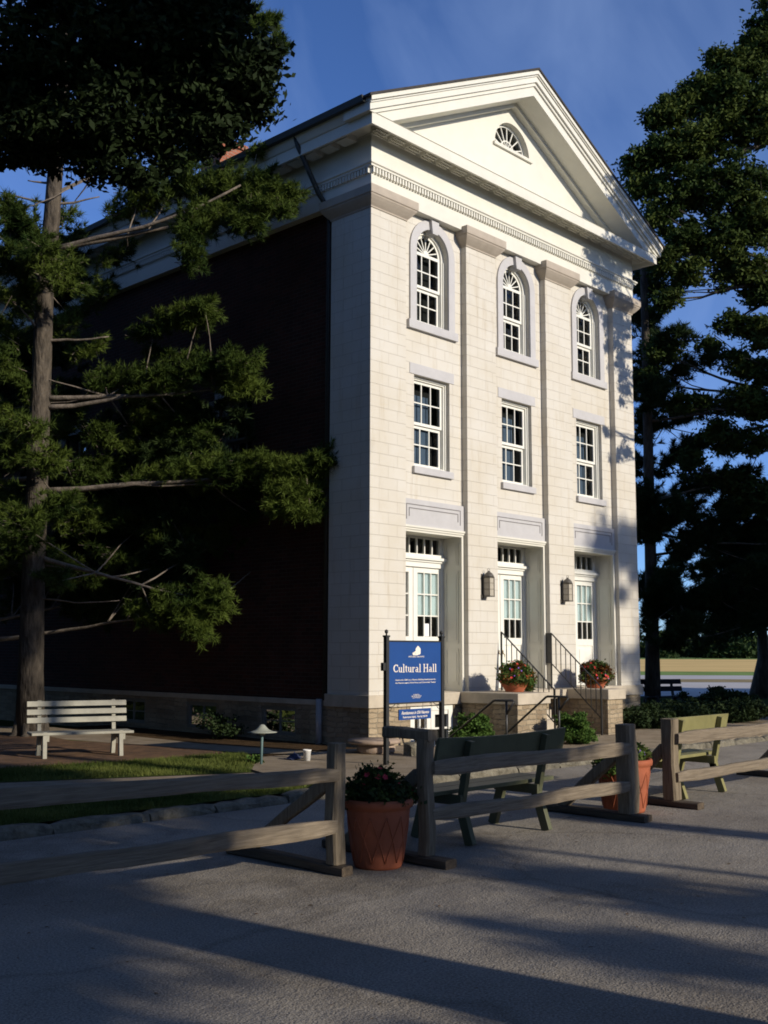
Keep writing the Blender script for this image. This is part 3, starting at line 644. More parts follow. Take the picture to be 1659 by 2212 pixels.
sheet('back_path', [[(-1.36, 2.4), (-1.11, 7.5), (-2.0, 9), (-3.2, 9), (-2.25, 3.2), (-1.9, .60), (-1.5, .1), (-1.0, .1)]], .083, M['pave'])
sheet('lawn', [[(-3.5, -1.39), (-3.2, -.9), (-2.31, .08), (-1.9, .59), (-2.26, 3.2), (-3.2, 9), (-12, 30), (-60, 30), (-60, 4.01), (-12, 1.31), (-6.4, -.09)], [(-60, -3.17), (-4.3, -3.17), (-3.6, -2.7), (-3.6, -2.26), (-60, -2.26)]], .085, M['lawn'])
# pine straw
st = sheet('pine_straw', [[(-5.9, 1.2), (-4.6, .95), (-3.2, .75), (-2.2, .75), (-2.0, 1.3), (-2.25, 3.0), (-2.6, 4.4), (-2.3, 6.0), (-3.0, 7.6), (-5.5, 6.5), (-6.8, 3.5)]], .093, M['straw'])
# kerb stones : each a thing
rng = np.random.default_rng(5)
def stoneblock(mb, x0, x1, y0, y1, z0, z1, r, seed):
    g = np.random.default_rng(seed); nx = 7; V = []; F = []
    prof = [(y1, z0), (y1, z1), ((y0+y1)/2, z1+.005), (y0+.02, z1), (y0, z1-.03), (y0-.005, (z0+z1)/2), (y0, z0)]
    for i in range(nx):
        x = x0+(x1-x0)*i/(nx-1); e = .02 if i in (0, nx-1) else 0
        V += [(x+g.uniform(-.01, .01), y+g.uniform(-r, r)+e*(1 if y < (y0+y1)/2 else -1), z+g.uniform(-r, r)-e) for y, z in prof]
    n = len(prof); F = [(i*n+k, i*n+(k+1) % n, (i+1)*n+(k+1) % n, (i+1)*n+k) for i in range(nx-1) for k in range(n)]+[tuple(range(n))[::-1], tuple(range((nx-1)*n, nx*n))]
    mb.add(V, F)
x = -8.5; k = 0
names = ['rough kerb stone at the left frame edge', 'long rough kerb stone below the upper rail, second from the left', 'mossy kerb stone, third from the left below the grass strip', 'kerb stone, fourth from the left below the grass strip']
kerbroot = None
while x < 9.5:
    w = rng.uniform(.75, 1.25); mb = MB(); stoneblock(mb, x, x+w-.025, -3.36, -3.18, -.05, .088+rng.uniform(-.012, .012), .011, k)
    o = mb.build('kerb_stone', M['stone'], None)
    lb = 'rough limestone kerb stone at the road edge, %s from the left frame edge' % ['first','second','third','fourth','fifth','sixth','seventh','eighth','ninth','tenth','eleventh','twelfth','thirteenth','fourteenth','fifteenth','sixteenth','seventeenth','eighteenth','nineteenth','twentieth','twenty-first','twenty-second','twenty-third','twenty-fourth','twenty-fifth','twenty-sixth','twenty-seventh','twenty-eighth','twenty-ninth','thirtieth'][k]
    tag(o, lb, 'kerb stone', 'kerb stones along the road edge'); x += w; k += 1
# basement stair well (structure)
mb = MB(); mb.box(PX0-.1, PY0, -1.0, PX0, 0.0, .079); mb.box(PX1, PY0, -1.0, PX1+.02, 0.0, .079); mb.box(PX0-.1, PY0-.1, -1.0, PX1+.02, PY0, .079)
mb.box(PX0, PY0, -1.0, PX1, .17, -.92)
for q in range(5): mb.box(PX0, PY0+q*.2, -.92, PX1, PY0+(q+1)*.2, -.08-q*.17)
tag(mb.build('stair_well', M['rubble']), None, None, None, 'structure')
# far bands, laid across the view to the right
def band(name, d0, d1, z, mat):
    f = np.array([FW[0], FW[1]]); f /= np.linalg.norm(f); r = np.array([RT[0], RT[1]]); r /= np.linalg.norm(r); c = CAM[:2]
    P = [c+f*d0-r*d0*.02+r*0, c+f*(d0*.97)+r*d0*.9, c+f*(d1*.97)+r*d1*.9, c+f*d1-r*d1*.02]
    return sheet(name, [[tuple(p) for p in P]], z, mat)
band('far_road', 39.5, 58, .0, M['farroad']); band('dry_verge', 58, 64, .004, M['farbrown']); band('far_lane', 64, 74, .008, M['farroad'])
band('green_verge', 74, 87, .012, M['fargreen']); band('grain_field', 87, 215, .016, M['field']); band('far_grass', 215, 420, .02, M['fargreen'])

# =============================================================== FOLIAGE
def unit(v): return v/(np.linalg.norm(v, axis=1, keepdims=True)+1e-9)
def leaf_quads(C, size, g, asp=.42, flat=0.0, drop=0.0):
    n = len(C); d = g.normal(size=(n, 3)); d[:, 2] *= (1-flat); d[:, 2] -= drop; d = unit(d)
    a = g.normal(size=(n, 3)); a[:, 2] += flat*2; w = unit(np.cross(d, a)); s = (size*g.uniform(.6, 1.3, n))[:, None]
    V = np.stack([C-d*s*.5, C+w*s*asp*.5-d*s*.05, C+d*s*.5, C-w*s*asp*.5-d*s*.05], 1).reshape(-1, 3)
    return V, np.arange(n*4).reshape(n, 4)
def clumps(blobs, per, nsub, sig, g, shell=.5):
    out = []
    for (c, r, w) in blobs:
        c = np.array(c, float); r = np.array(r, float); k = max(3, int(nsub*w))
        d = unit(g.normal(size=(k, 3)))*(g.uniform(0, 1, (k, 1))**shell)
        sub = c+d*r; m = max(1, int(per*w/k))
        for q in sub:
            sg = sig*g.uniform(.5, 1.4); mm = int(m*g.uniform(.4, 1.7))
            out.append(q+g.normal(size=(mm, 3))*np.array((sg, sg, sg*.6)))
    return np.concatenate(out)
def limb(mb, a, b, r0, r1, g, n=7, sag=0.0, wob=.05):
    a = np.array(a, float); b = np.array(b, float); Ld = np.linalg.norm(b-a); pts = []; rs = []
    off = np.zeros(3)
    for i in range(n+1):
        t = i/n; off = off+g.normal(size=3)*wob*Ld/n if 0 < i < n else off
        pts.append(a+(b-a)*t+off*math.sin(math.pi*t)+np.array((0, 0, -sag*Ld*4*t*(1-t)))); rs.append(r0+(r1-r0)*t**.8)
    mb.tube(pts, rs, 7); return pts
def broadleaf(loc, label, group, trunk, r0, blobs, n, size, nsub, sig, seed, lm, limbs=True, name='broadleaf_tree', shell=.5, bark='bark', flat=.2):
    g = np.random.default_rng(seed); t = empty(name, loc, label, 'tree', group); inv = Matrix.Translation(-Vector(loc))
    mb = MB(); tp = [np.array(p, float) for p in trunk]; k = len(tp)
    mb.tube(tp, [r0*(1.35 if i == 0 else 1)*(1-.65*i/(k-1)) for i in range(k)], 12)
    if limbs:
        for c, r, w in blobs:
            c = np.array(c, float); r = np.array(r)
            j = min(range(k), key=lambda q: abs(tp[q][2]-(c[2]-r[2]*.9))); j = max(1, j)
            pts = limb(mb, tp[j], c, r0*.3, r0*.07, g, 8, .0, .10)
            for _ in range(3):
                q = c+unit(g.normal(size=(1, 3)))[0]*r*.85; limb(mb, pts[g.integers(3, 8)], q, r0*.08, .01, g, 5, 0, .12)
    o = mb.build('trunk', M[bark], t); o.matrix_parent_inverse = inv
    C = clumps(blobs, n, nsub, sig, g, shell); V, F = leaf_quads(C, size, g, .45, flat)
    o = raw_mesh('crown', V, F, M[lm], t); o.matrix_parent_inverse = inv
    return t
def needle_tufts(C, D, nn, ln, wd, g):
    n = len(C); C = np.repeat(C, nn, 0); D = np.repeat(D, nn, 0)
    d = unit(D+g.normal(size=(n*nn, 3))*.62); w = unit(np.cross(d, g.normal(size=(n*nn, 3)))); s = (ln*g.uniform(.6, 1.2, n*nn))[:, None]
    V = np.stack([C-w*wd*.5, C+w*wd*.5, C+d*s], 1).reshape(-1, 3)
    return V, np.arange(n*nn*3).reshape(n*nn, 3)
def pine(loc, label, group, trunk, r0, pads, seed, mat, nn=9, ln=.16, wd=.018, dens=1.0, name='pine_tree', bare=(), bark='bark'):
    """pads: (start point on the trunk, centre, (rx along branch, ry across, rz), tufts)"""
    g = np.random.default_rng(seed); t = empty(name, loc, label, 'tree', group); inv = Matrix.Translation(-Vector(loc))
    tp = [np.array(p, float) for p in trunk]; k = len(tp); mb = MB()
    mb.tube(tp, [r0*(1-.62*(i/(k-1))**.55) for i in range(k)], 14)
    for a in range(7):   # root flare
        an = a*.9+.3; b = tp[0]+np.array((math.cos(an)*r0*2.1, math.sin(an)*r0*2.1, -.06)); mb.tube([tp[0]+np.array((math.cos(an)*r0*.6, math.sin(an)*r0*.6, r0*1.3)), (tp[0]+b)/2+np.array((0, 0, .06)), b], [r0*.45, r0*.28, r0*.1], 7)
    CC = []; DD = []; trunkpts = []
    mb2 = MB()
    for st_, c, r, nt_ in pads:
        st_ = np.array(st_, float); c = np.array(c, float); u = c-st_; Lh = np.linalg.norm(u); u /= Lh
        side = np.cross(u, (0, 0, 1)); side /= np.linalg.norm(side)+1e-9
        tip = c+u*r[0]*.8
        near = [q for q in trunkpts if np.linalg.norm(q-(c-u*r[0]*.9)) < 1.7]
        if near:
            q = min(near, key=lambda w: np.linalg.norm(w-c)); limb(mb2, q, tip, .018, .006, g, 6, .01, .05)
        else:
            rb = min(.06, .018+.010*Lh); trunkpts += limb(mb2, st_, tip, rb, .008, g, 12, .015, .03)[4:]
        nt_ = int(nt_*dens); ns = max(6, nt_//11)
        for _ in range(ns):
            al = g.uniform(-1, 1); bp = c+u*al*r[0]*.95+np.array((0, 0, g.normal()*r[2]*.36))
            d = u*g.uniform(.15, 1.0)+side*g.normal()*.75+np.array((0, 0, g.normal()*.20+.06)); d /= np.linalg.norm(d)
            lw = g.uniform(.4, 1.15)*min(.62, .20+r[2]*.9)*(1.0 if al < .5 else .8)
            ep = bp+d*lw+np.array((0, 0, -.04*g.uniform(0, 1)))
            if g.uniform() < .6: mb2.tube([bp, ep], [.007, .003], 3, caps=False)
            m = max(5, int(13*lw/.5)); f = g.uniform(.12, 1.0, (m, 1))**.8
            CC.append(bp+(ep-bp)*f+g.normal(size=(m, 3))*.032*(1.2-f)); DD.append(unit(d+g.normal(size=(m, 3))*.42+np.array((0, 0, .10))))
    for a, b, r_ in bare: limb(mb2, a, b, r_, r_*.35, g, 8, .02, .05)
    o = mb.build('trunk', M[bark], t); o.matrix_parent_inverse = inv
    o = mb2.build('branches', M['palebark' if bark == 'bark' else bark], t); o.matrix_parent_inverse = inv
    V, F = needle_tufts(np.concatenate(CC), np.concatenate(DD), nn, ln, wd, g)
    o = raw_mesh('crown', V, F, M[mat], t); o.matrix_parent_inverse = inv
    return t
# =============================================================== TREES
PX = lambda x, y, D: tuple(at(x, y, D))
# the large pine at the left
D0 = 19.4
tr = [(64, 1612), (66, 1450), (72, 1250), (82, 1000), (90, 800), (96, 640), (112, 470), (120, 360), (128, 240), (140, 60), (150, -150)]
tk = [np.array(PX(x, y, D0)) for x, y in tr]; tk[0][2] = .05
def ontrunk(y):
    ys = [q[1] for q in tr][::-1]; ii = np.interp(y, ys, range(len(ys))); i = len(ys)-1-ii; a = int(min(i, len(tk)-2)); f = i-a
    return tk[a]*(1-f)+tk[a+1]*f
K = D0/FOC*1.0
P = []
def pad(x, y, rx, ry, off, n, sy=None):
    c = np.array(PX(x, y, D0+off)); s = ontrunk(sy if sy else y+ (60 if y > 300 else 30))
    P.append((s, c, (rx*K, rx*K*.75, ry*K), n))
for a in [
 (505,835,42,28,-.3,330,860),(440,800,60,34,-.4,460,865),(330,820,60,36,-.2,380,860),(240,830,60,36,.1,300,870),(500,790,40,22,-.8,200,860),
 (385,690,60,28,-.3,420,725),(300,715,40,22,-.1,160,725),(420,670,28,16,-.6,150,725),(350,760,60,16,.4,150,725),
 (600,425,36,26,-.5,260,540),(525,410,56,36,-.2,460,540),(440,415,60,40,.0,400,540),(340,410,70,52,.1,480,540),(270,440,50,40,.2,260,540),(560,455,45,28,-.8,260,540),(470,470,50,30,-.5,260,540),(400,500,36,40,-.7,260,560),(395,550,22,28,-.9,140,560),(520,490,30,22,-.8,160,560),(330,300,50,40,.4,260,420),(380,345,44,30,.5,200,430),
 (690,1000,30,22,-.9,240,1060),(620,1015,60,32,-.8,520,1060),(520,1020,70,34,-.6,560,1060),(410,1020,70,32,-.3,460,1060),(320,1030,50,28,.0,240,1060),(625,1060,55,30,-.9,360,1060),(610,1095,50,22,-1.0,330,1060),(650,1110,28,16,-1.1,170,1060),(480,1060,70,24,.2,260,1060),
 (440,1290,40,32,-.5,330,1200),(375,1305,60,34,-.4,420,1200),(300,1320,44,26,-.2,200,1200),(400,1350,40,24,-.6,230,1200),(450,1265,30,14,-.5,110,1200),
 (250,950,90,40,.5,420,900),(380,930,50,40,.5,260,900),(330,900,70,30,.3,200,900),(200,1010,70,40,.6,300,1000),(400,960,26,50,.1,120,900),
 (230,1120,120,50,.8,520,1120),(400,1160,110,45,.7,480,1120),(300,1210,110,40,.8,380,1180),(520,1120,60,30,.5,160,1120),(160,1230,90,45,.7,260,1200),(540,1190,60,26,.8,120,1120),
 (60,500,60,40,-.3,420,540),(20,560,60,40,-.5,380,600),(90,560,44,34,-.9,200,600),(40,470,30,20,-.2,120,560),(10,640,50,26,.3,200,700),(60,640,40,24,-.4,120,700),(130,610,30,40,-.8,160,640),(140,470,24,30,.4,70,540),
 (20,720,50,30,.2,220,780),(40,820,60,34,.0,260,880),(10,900,60,34,.3,260,920),(40,980,50,34,-.3,220,1000),(20,1080,60,50,.3,300,1100),(10,1200,60,60,.4,300,1200),(60,1150,60,50,-.8,260,1180),(140,700,44,30,.8,150,760),(180,760,40,24,.6,130,800),
 (100,1000,44,26,-.7,200,1040),(120,1100,50,26,-.6,220,1140),(70,930,40,24,-.7,140,960),(110,1250,40,22,-.6,120,1230),
 (120,930,50,30,.9,160,960),(200,640,60,34,1.0,170,700),(240,560,50,34,1.0,190,640),
 (560,60,34,22,.6,220,180),(580,110,30,24,.5,220,200),(530,140,40,30,.7,240,210),(510,60,44,30,.9,220,200),(565,165,24,16,.4,120,230),(420,250,44,30,.8,200,330),(380,220,60,40,.8,240,300),(300,160,60,40,1.,240,240),(540,230,24,30,.9,120,260),
 (200,300,70,44,.9,260,360),(70,300,70,40,.6,240,360),(540,330,20,14,.2,60,400),(430,20,70,40,.8,240,90),(240,40,80,40,.8,240,90)]: pad(*a)
tips = [(ontrunk(880), PX(390, 850, D0-.2), .055), (ontrunk(735), PX(235, 727, D0-.2), .035), (ontrunk(725), PX(40, 660, D0-.3), .035), (ontrunk(1290), PX(258, 1297, D0-.5), .02), (ontrunk(440), PX(0, 415, D0+.1), .03), (ontrunk(440), PX(215, 425, D0), .03), (ontrunk(395), PX(60, 390, D0), .03),
        (ontrunk(540), PX(520, 400, D0-.5), .05), (ontrunk(1060), PX(520, 1045, D0-.6), .04)]
pine(tuple(tk[0]), 'tall pine with layered branches behind the white bench at the left', 'pine trees', tk, .27, P, 11, 'needle', nn=9, ln=.145, wd=.016, dens=2.6, bare=tips)

D3 = 21.5; g = np.random.default_rng(9)
def wallD(x, y): return float(np.dot(onp(x, y, 0, .12)-CAM, FW))
tk3 = [np.array(PX(-90+i*6, 1530-i*330, D3)) for i in range(6)]; tk3[0][2] = 0; P3 = []
for i in range(84):
    if i < 66: x, y = g.uniform(-10, 470), g.uniform(850, 1330)
    else: x, y = g.uniform(-10, 140), g.uniform(500, 860)
    if x > 380 and y > 1200: x -= 200
    d3 = min(23.0, wallD(max(x, 0)+60, y)-.9)-g.uniform(0, .5); d3 = max(d3, D0+.35)
    c = np.array(PX(x, y, d3)); s_ = tk3[0]+(tk3[-1]-tk3[0])*min(.95, (1530-y-20)/1650); P3.append((s_, c, (62*d3/FOC, 50*d3/FOC, 36*d3/FOC), 520))
pine(tuple(tk3[0]), 'second darker pine behind the tall one, its trunk outside the left frame edge', 'pine trees', tk3, .24, P3, 19, 'needledark', nn=8, ln=.17, wd=.022, dens=1.0, bark='bark')

# dense broadleaf crown hanging over the upper left, trunk outside the frame
def B(x, y, D, rx, ry, rz, w): return (PX(x, y, D), (rx, ry, rz), w)
bl = [B(45,80,13,1.1,1.1,.9,1.4), B(185,60,13,1.0,1.1,.8,1.4), B(288,40,13.3,1.0,1.1,.8,1.4), B(388,20,13.3,.7,1.0,.5,1.0), B(85,230,13.3,1.0,1.0,.6,1.4), B(235,200,13,1.0,1.0,.75,1.6), B(338,160,13.2,.8,1.,.65,1.4),
      B(438,120,13.0,.55,.8,.45,.8), B(518,150,12.8,.32,.5,.20,.30), B(543,195,12.7,.16,.3,.14,.11), B(498,200,12.8,.36,.5,.2,.30), B(438,230,12.9,.45,.6,.32,.5), B(358,290,13.0,.40,.6,.28,.40), B(458,290,12.8,.26,.4,.14,.18), B(503,285,12.8,.14,.2,.07,.04), B(268,300,13,.5,.6,.26,.5),
      B(45,310,13,.6,.8,.24,.6), B(155,310,13,.6,.8,.22,.6), B(285,385,12.8,.16,.2,.12,.08), B(225,360,12.9,.3,.4,.12,.15), B(478,0,13,.3,.4,.12,.14), B(-15,200,13,.6,.8,.7,.8)]
gq = np.random.default_rng(71)
for _ in range(26):
    yy = gq.uniform(10, 400); xx = np.interp(yy, [0, 60, 110, 180, 230, 300, 340, 400], [560, 530, 575, 590, 570, 500, 430, 260])-gq.uniform(-14, 50)
    bl.append(B(xx, yy, 12.9, .10, .2, .07, .035))
tb = [(-11.5, -1.0, 0), (-11.3, -1.0, 3), (-10.8, -1.1, 6), (-10, -1.3, 8.5), (-9, -1.5, 11)]
high = [((-5.0, -7, 12.0), (2.0, 2.2, 1.0), 2.2), ((-8.0, -6.5, 11.8), (2.4, 2.4, 1.2), 2.4), ((-4.6, -10.5, 12.6), (2.0, 2.4, 1.0), 2.2), ((-8.0, -10.5, 12.4), (2.6, 2.6, 1.3), 2.6), ((-11.0, -8.0, 11.5), (2.4, 3, 1.3), 2.4), ((-5.4, -13.5, 12.8), (2.2, 2.2, 1.1), 2.0), ((-9, -14, 12.5), (2.6, 2.4, 1.3), 2.0), ((-12.5, -12, 11.5), (2.4, 2.6, 1.4), 2.0)]  # crown widened out of view to block skylight over the foreground
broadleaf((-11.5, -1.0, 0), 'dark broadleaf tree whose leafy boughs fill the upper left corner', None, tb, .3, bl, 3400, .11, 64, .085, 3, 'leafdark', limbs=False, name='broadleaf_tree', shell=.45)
broadleaf((-7.5, -14.5, 0), 'tall broadleaf tree outside the view behind the photographer, its high crown spread to block skylight', 'trees outside the view', [(-7.5, -14.5, 0), (-7.4, -14.2, 5), (-7.2, -12.5, 8.5), (-6.9, -10.5, 12)], .3, high, 3600, .24, 22, .42, 33, 'leafdark', name='broadleaf_tree')

# trees at the right of the hall
def RB(x, y, D, r, w, fl=.8): return (PX(x, y, D), (r*D/FOC, r*D/FOC, r*D/FOC*fl), w)
DR = 30
rb = [RB(1650,110,DR,50,.8), RB(1600,150,DR,50,.8), RB(1560,130,DR,34,.4), RB(1520,200,DR,48,.8), RB(1460,235,DR,44,.7), RB(1580,240,DR,80,1.4), RB(1420,260,DR,30,.35), RB(1430,330,DR,50,.8), RB(1375,350,DR,34,.4,.7), RB(1500,310,DR,70,1.2), RB(1640,260,DR,80,1.2), RB(1400,400,DR,40,.5), RB(1480,410,DR,70,1.1), RB(1580,400,DR,90,1.5), RB(1640,480,DR,70,1.0),
      RB(1430,470,DR,44,.55), RB(1550,520,DR,60,.8), RB(1600,580,DR,50,.6), RB(1480,520,DR,44,.5), RB(1440,560,DR,40,.4), RB(1490,590,DR,36,.3), RB(1650,620,DR,50,.6), RB(1560,610,DR,26,.16), RB(1640,720,DR,46,.5), RB(1580,700,DR,34,.2), RB(1650,800,DR,46,.45), RB(1540,740,DR,24,.10), RB(1440,650,DR,26,.14), RB(1700,200,DR,90,1.2), RB(1690,20,DR,56,.6), RB(1645,60,DR,30,.3), RB(1600,860,DR,40,.3), RB(1520,860,DR,30,.15), RB(1560,940,DR,44,.35), RB(1640,950,DR,50,.4), RB(1500,1000,DR,40,.25), RB(1640,880,DR,40,.4), RB(1600,780,DR,34,.25), RB(1430,760,DR,34,.3), RB(1400,820,DR,30,.25), RB(1470,880,DR,34,.2), RB(1640,1080,DR,50,.4), RB(1590,1040,DR,40,.3)]
t0 = np.array(PX(1830, 1500, DR)); t0[2] = 0
tt = [t0, np.array(PX(1820, 1150, DR)), np.array(PX(1790, 900, DR)), np.array(PX(1740, 600, DR)), np.array(PX(1680, 300, DR)), np.array(PX(1640, 120, DR))]
broadleaf(tuple(t0), 'big broadleaf tree with a rounded crown rising beyond the right end of the roof', None, tt, .26, rb, 5600, .145, 80, .125, 8, 'leaf', name='broadleaf_tree')
# pine with a dark straight trunk
D1 = 31.0
tr2 = [(1410, 1522), (1409, 1350), (1404, 1150), (1400, 950), (1396, 800), (1392, 640), (1388, 520)]
tk2 = [np.array(PX(x, y, D1)) for x, y in tr2]; tk2[0][2] = 0
def on2(y): 
    ys = [q[1] for q in tr2][::-1]; ii = np.interp(y, ys, range(len(ys))); i = len(ys)-1-ii; a = int(min(i, len(tk2)-2)); f = i-a
    return tk2[a]*(1-f)+tk2[a+1]*f
K2 = D1/FOC; P2 = []
g = np.random.default_rng(21)
for (x, y, rx, ry, n) in [(1400,610,40,30,300),(1430,660,44,26,260),(1385,700,34,30,220),(1440,740,50,24,260),(1400,780,44,26,260),(1380,840,30,26,200),(1450,820,50,22,220),(1410,860,36,24,200),(1470,900,56,22,240),(1400,930,40,24,240),(1520,960,56,22,240),(1450,990,56,22,260),(1390,1010,30,22,160),(1560,1040,60,24,300),(1480,1060,60,24,300),
 (1620,1090,50,24,260),(1540,1110,70,26,340),(1440,1120,50,24,260),(1600,1160,64,26,340),(1500,1170,64,24,320),(1400,1150,34,22,160),(1560,1220,80,26,400),(1450,1230,60,26,320),(1640,1230,50,26,260),(1520,1280,80,26,420),(1620,1290,50,24,300),(1430,1300,50,24,240),(1480,1340,60,20,260),(1560,1345,60,20,260),(1460,1385,44,16,170),(1530,1392,40,12,120),(1395,1370,26,20,80),(1640,1340,40,20,160),(1560,880,50,22,180),(1600,960,50,22,180),(1640,870,40,24,160),(1500,780,40,22,120)]:
    P2.append((on2(min(1480, y+40)), np.array(PX(x, y, D1+g.uniform(-1.2, 1.0))), (rx*K2*1.15, rx*K2*.9, ry*K2*1.1), int(n*1.1)))
for i in range(26):
    x, y = g.uniform(1385, 1665), g.uniform(1060, 1385)
    P2.append((on2(min(1480, y+40)), np.array(PX(x, y, D1+g.uniform(-1.5, 1.5))), (48*K2, 40*K2, 26*K2), 300))
pine(tuple(tk2[0]), 'dark pine with a straight trunk just beyond the right corner of the hall', 'pine trees', tk2, .235, P2, 5, 'needledark', nn=8, ln=.21, wd=.028, dens=2.4, bare=[(on2(1300), PX(1560, 1235, D1-.3), .03), (on2(1395), PX(1600, 1355, D1-.3), .04), (on2(1150), PX(1655, 1175, D1), .05), (on2(1310), PX(1384, 1270, D1), .03)], bark='bark')
# slim tree at the right frame edge
D2 = 38
q0 = np.array(PX(1640, 1515, D2)); q0[2] = 0
broadleaf(tuple(q0), 'slim forked tree at the right frame edge beyond the far bench', None, [q0, np.array(PX(1650, 1420, D2)), np.array(PX(1645, 1340, D2)), np.array(PX(1655, 1260, D2))], .26,
          [RB(1650,1240,D2,70,.8), RB(1600,1300,D2,50,.5,.5), RB(1690,1320,D2,50,.5,.6), RB(1590,1350,D2,34,.2,.4), RB(1640,1180,D2,60,.5)], 9000, .2, 60, .3, 14, 'needledark', name='broadleaf_tree')
# distant wood on the horizon
g = np.random.default_rng(77); Cw = []
f2 = np.array([FW[0], FW[1], 0]); f2 /= np.linalg.norm(f2); r2 = np.array([RT[0], RT[1], 0]); r2 /= np.linalg.norm(r2)
for i in range(230):
    d = g.uniform(235, 330); o = d*g.uniform(-.42, .45); c = np.array([CAM[0], CAM[1], 0])+f2*d+r2*o; h = g.uniform(1.4, 3.6)
    m = 420; e = unit(g.normal(size=(m, 3)))*g.uniform(0, 1, (m, 1))**.3
    Cw.append(c+np.array((0, 0, h*.9))+e*np.array((4.5, 4.5, h)))
V, F = leaf_quads(np.concatenate(Cw), 1.1, g, .7)
tag(raw_mesh('distant_wood', V, F, M['needledark']), 'dark line of far trees along the horizon beyond the field', 'wood', None, 'stuff')

# trees outside the view (casters of the visible shadows, then added trees that block skylight)
G_ = 'trees outside the view'
def off(s, y, z): return (s-math.tan(rad(SUN_AZ))*y, y, z)     # a point whose shadow falls along the line s
def outside(label, tr, r0, blobs, n, size, nsub, sig, seed, lm='leaf'):
    broadleaf(tuple(tr[0]), label, G_, tr, r0, blobs, n, size, nsub, sig, seed, lm)
x0 = off(-6.0, -24, 0)[0]
outside('small broadleaf tree outside the view behind the photographer, the nearest one to the road', [(x0, -24, 0), (x0, -24, 2.5), (x0, -24, 6)], .14,
    [(off(-6.9, -24, 3.9), (.65, .8, .9), .30), (off(-6.85, -24, 5.4), (.8, .8, .7), .55), (off(-4.7, -24, 3.8), (.5, .6, .3), .06), (off(-8.3, -24, 5.0), (.35, .6, .8), .12), (off(-6.7, -24, 6.4), (.95, .9, .5), 1.6), (off(-5.6, -24, 6.75), (1.1, .8, .32), 1.6), (off(-8.5, -24, 4.6), (.10, .5, .8), .08)], 5200, .15, 24, .15, 41)
outside('wide broadleaf tree outside the view, farthest behind the photographer', [(-9, -23, 0), (-9, -23, 3), (-9, -23, 9)], .3,
    [(off(-12.0, -23, 3.6), (2.0, 2, 1.1), 1.2), (off(-14, -22, 5.5), (2.2, 2, 2), 1.6), (off(-11.6, -24, 5.4), (1.3, 1.6, .5), .9), (off(-10.3, -23, 3.2), (.28, .8, 1.6), .5), (off(-9.0, -23, 6.6), (1.1, 1.2, .35), .5), (off(-11, -23, 8.0), (2.6, 2, .9), 3.4), (off(-7.2, -23, 8.1), (2.1, 1.5, .6), 3.6), (off(-13.0, -23, 6.6), (2.2, 1.6, .8), 2.0), (off(-10.3, -23.5, 6.2), (1.2, 1.2, .5), 1.5), (off(-7.6, -23.5, 7.4), (2.3, 1.3, .42), 2.6)], 5200, .2, 34, .26, 42)
outside('tall broadleaf tree outside the view, behind the photographer and to the right', [off(-4.2, -26, 0), off(-4.2, -26, 7), off(-3.5, -26, 13)], .28,
    [(off(-2.3, -26, 13.2), (1.5, 1.5, 1.1), 1.5), (off(-4.6, -26, 13.4), (1.6, 1.5, 1.2), 1.4), (off(-3.0, -26, 11.2), (1.3, 1.3, .8), .8)], 2400, .2, 26, .30, 46)
outside('broadleaf tree outside the view to the right, in front of the hall', [(12.4, -6.2, 0), (12.2, -6.1, 4), (11.6, -6.0, 8), (10.9, -5.8, 11)], .26,
    [(off(8.2, -5.2, 13.4), (1.3, 1.0, .9), 1.5), (off(7.2, -5.2, 12.9), (.75, .8, .6), .9), (off(7.6, -5.0, 12.0), (.95, .9, .6), 1.3), (off(7.2, -5.0, 11.0), (.55, .8, .55), .7), (off(7.6, -5.0, 10.2), (.5, .8, .7), .8), (off(7.85, -5.0, 9.1), (.40, .8, .6), .5), (off(11, -5.8, 11.5), (2, 2, 2.5), 1.6), (off(6.75, -5.2, 11.6), (.45, .5, .3), .35), (off(7.7, -5.0, 7.5), (.45, .5, .22), .16), (off(7.35, -5.0, 7.9), (.25, .3, .12), .05)], 3600, .10, 60, .085, 43)
outside('far broadleaf tree outside the view to the right of the road', [off(9.0, -26, 0), off(9.0, -26, 5), off(8.8, -26, 12)], .3,
    [(off(8.2, -26, 12.3), (.9, 1.0, 1.3), .8), (off(8.2, -26, 9.9), (.8, 1.0, 1.1), .8), (off(7.2, -26, 12.6), (.6, .6, .4), .35), (off(10.5, -26, 11), (1.6, 1.6, 3), 1.2)], 2200, .2, 26, .22, 44)
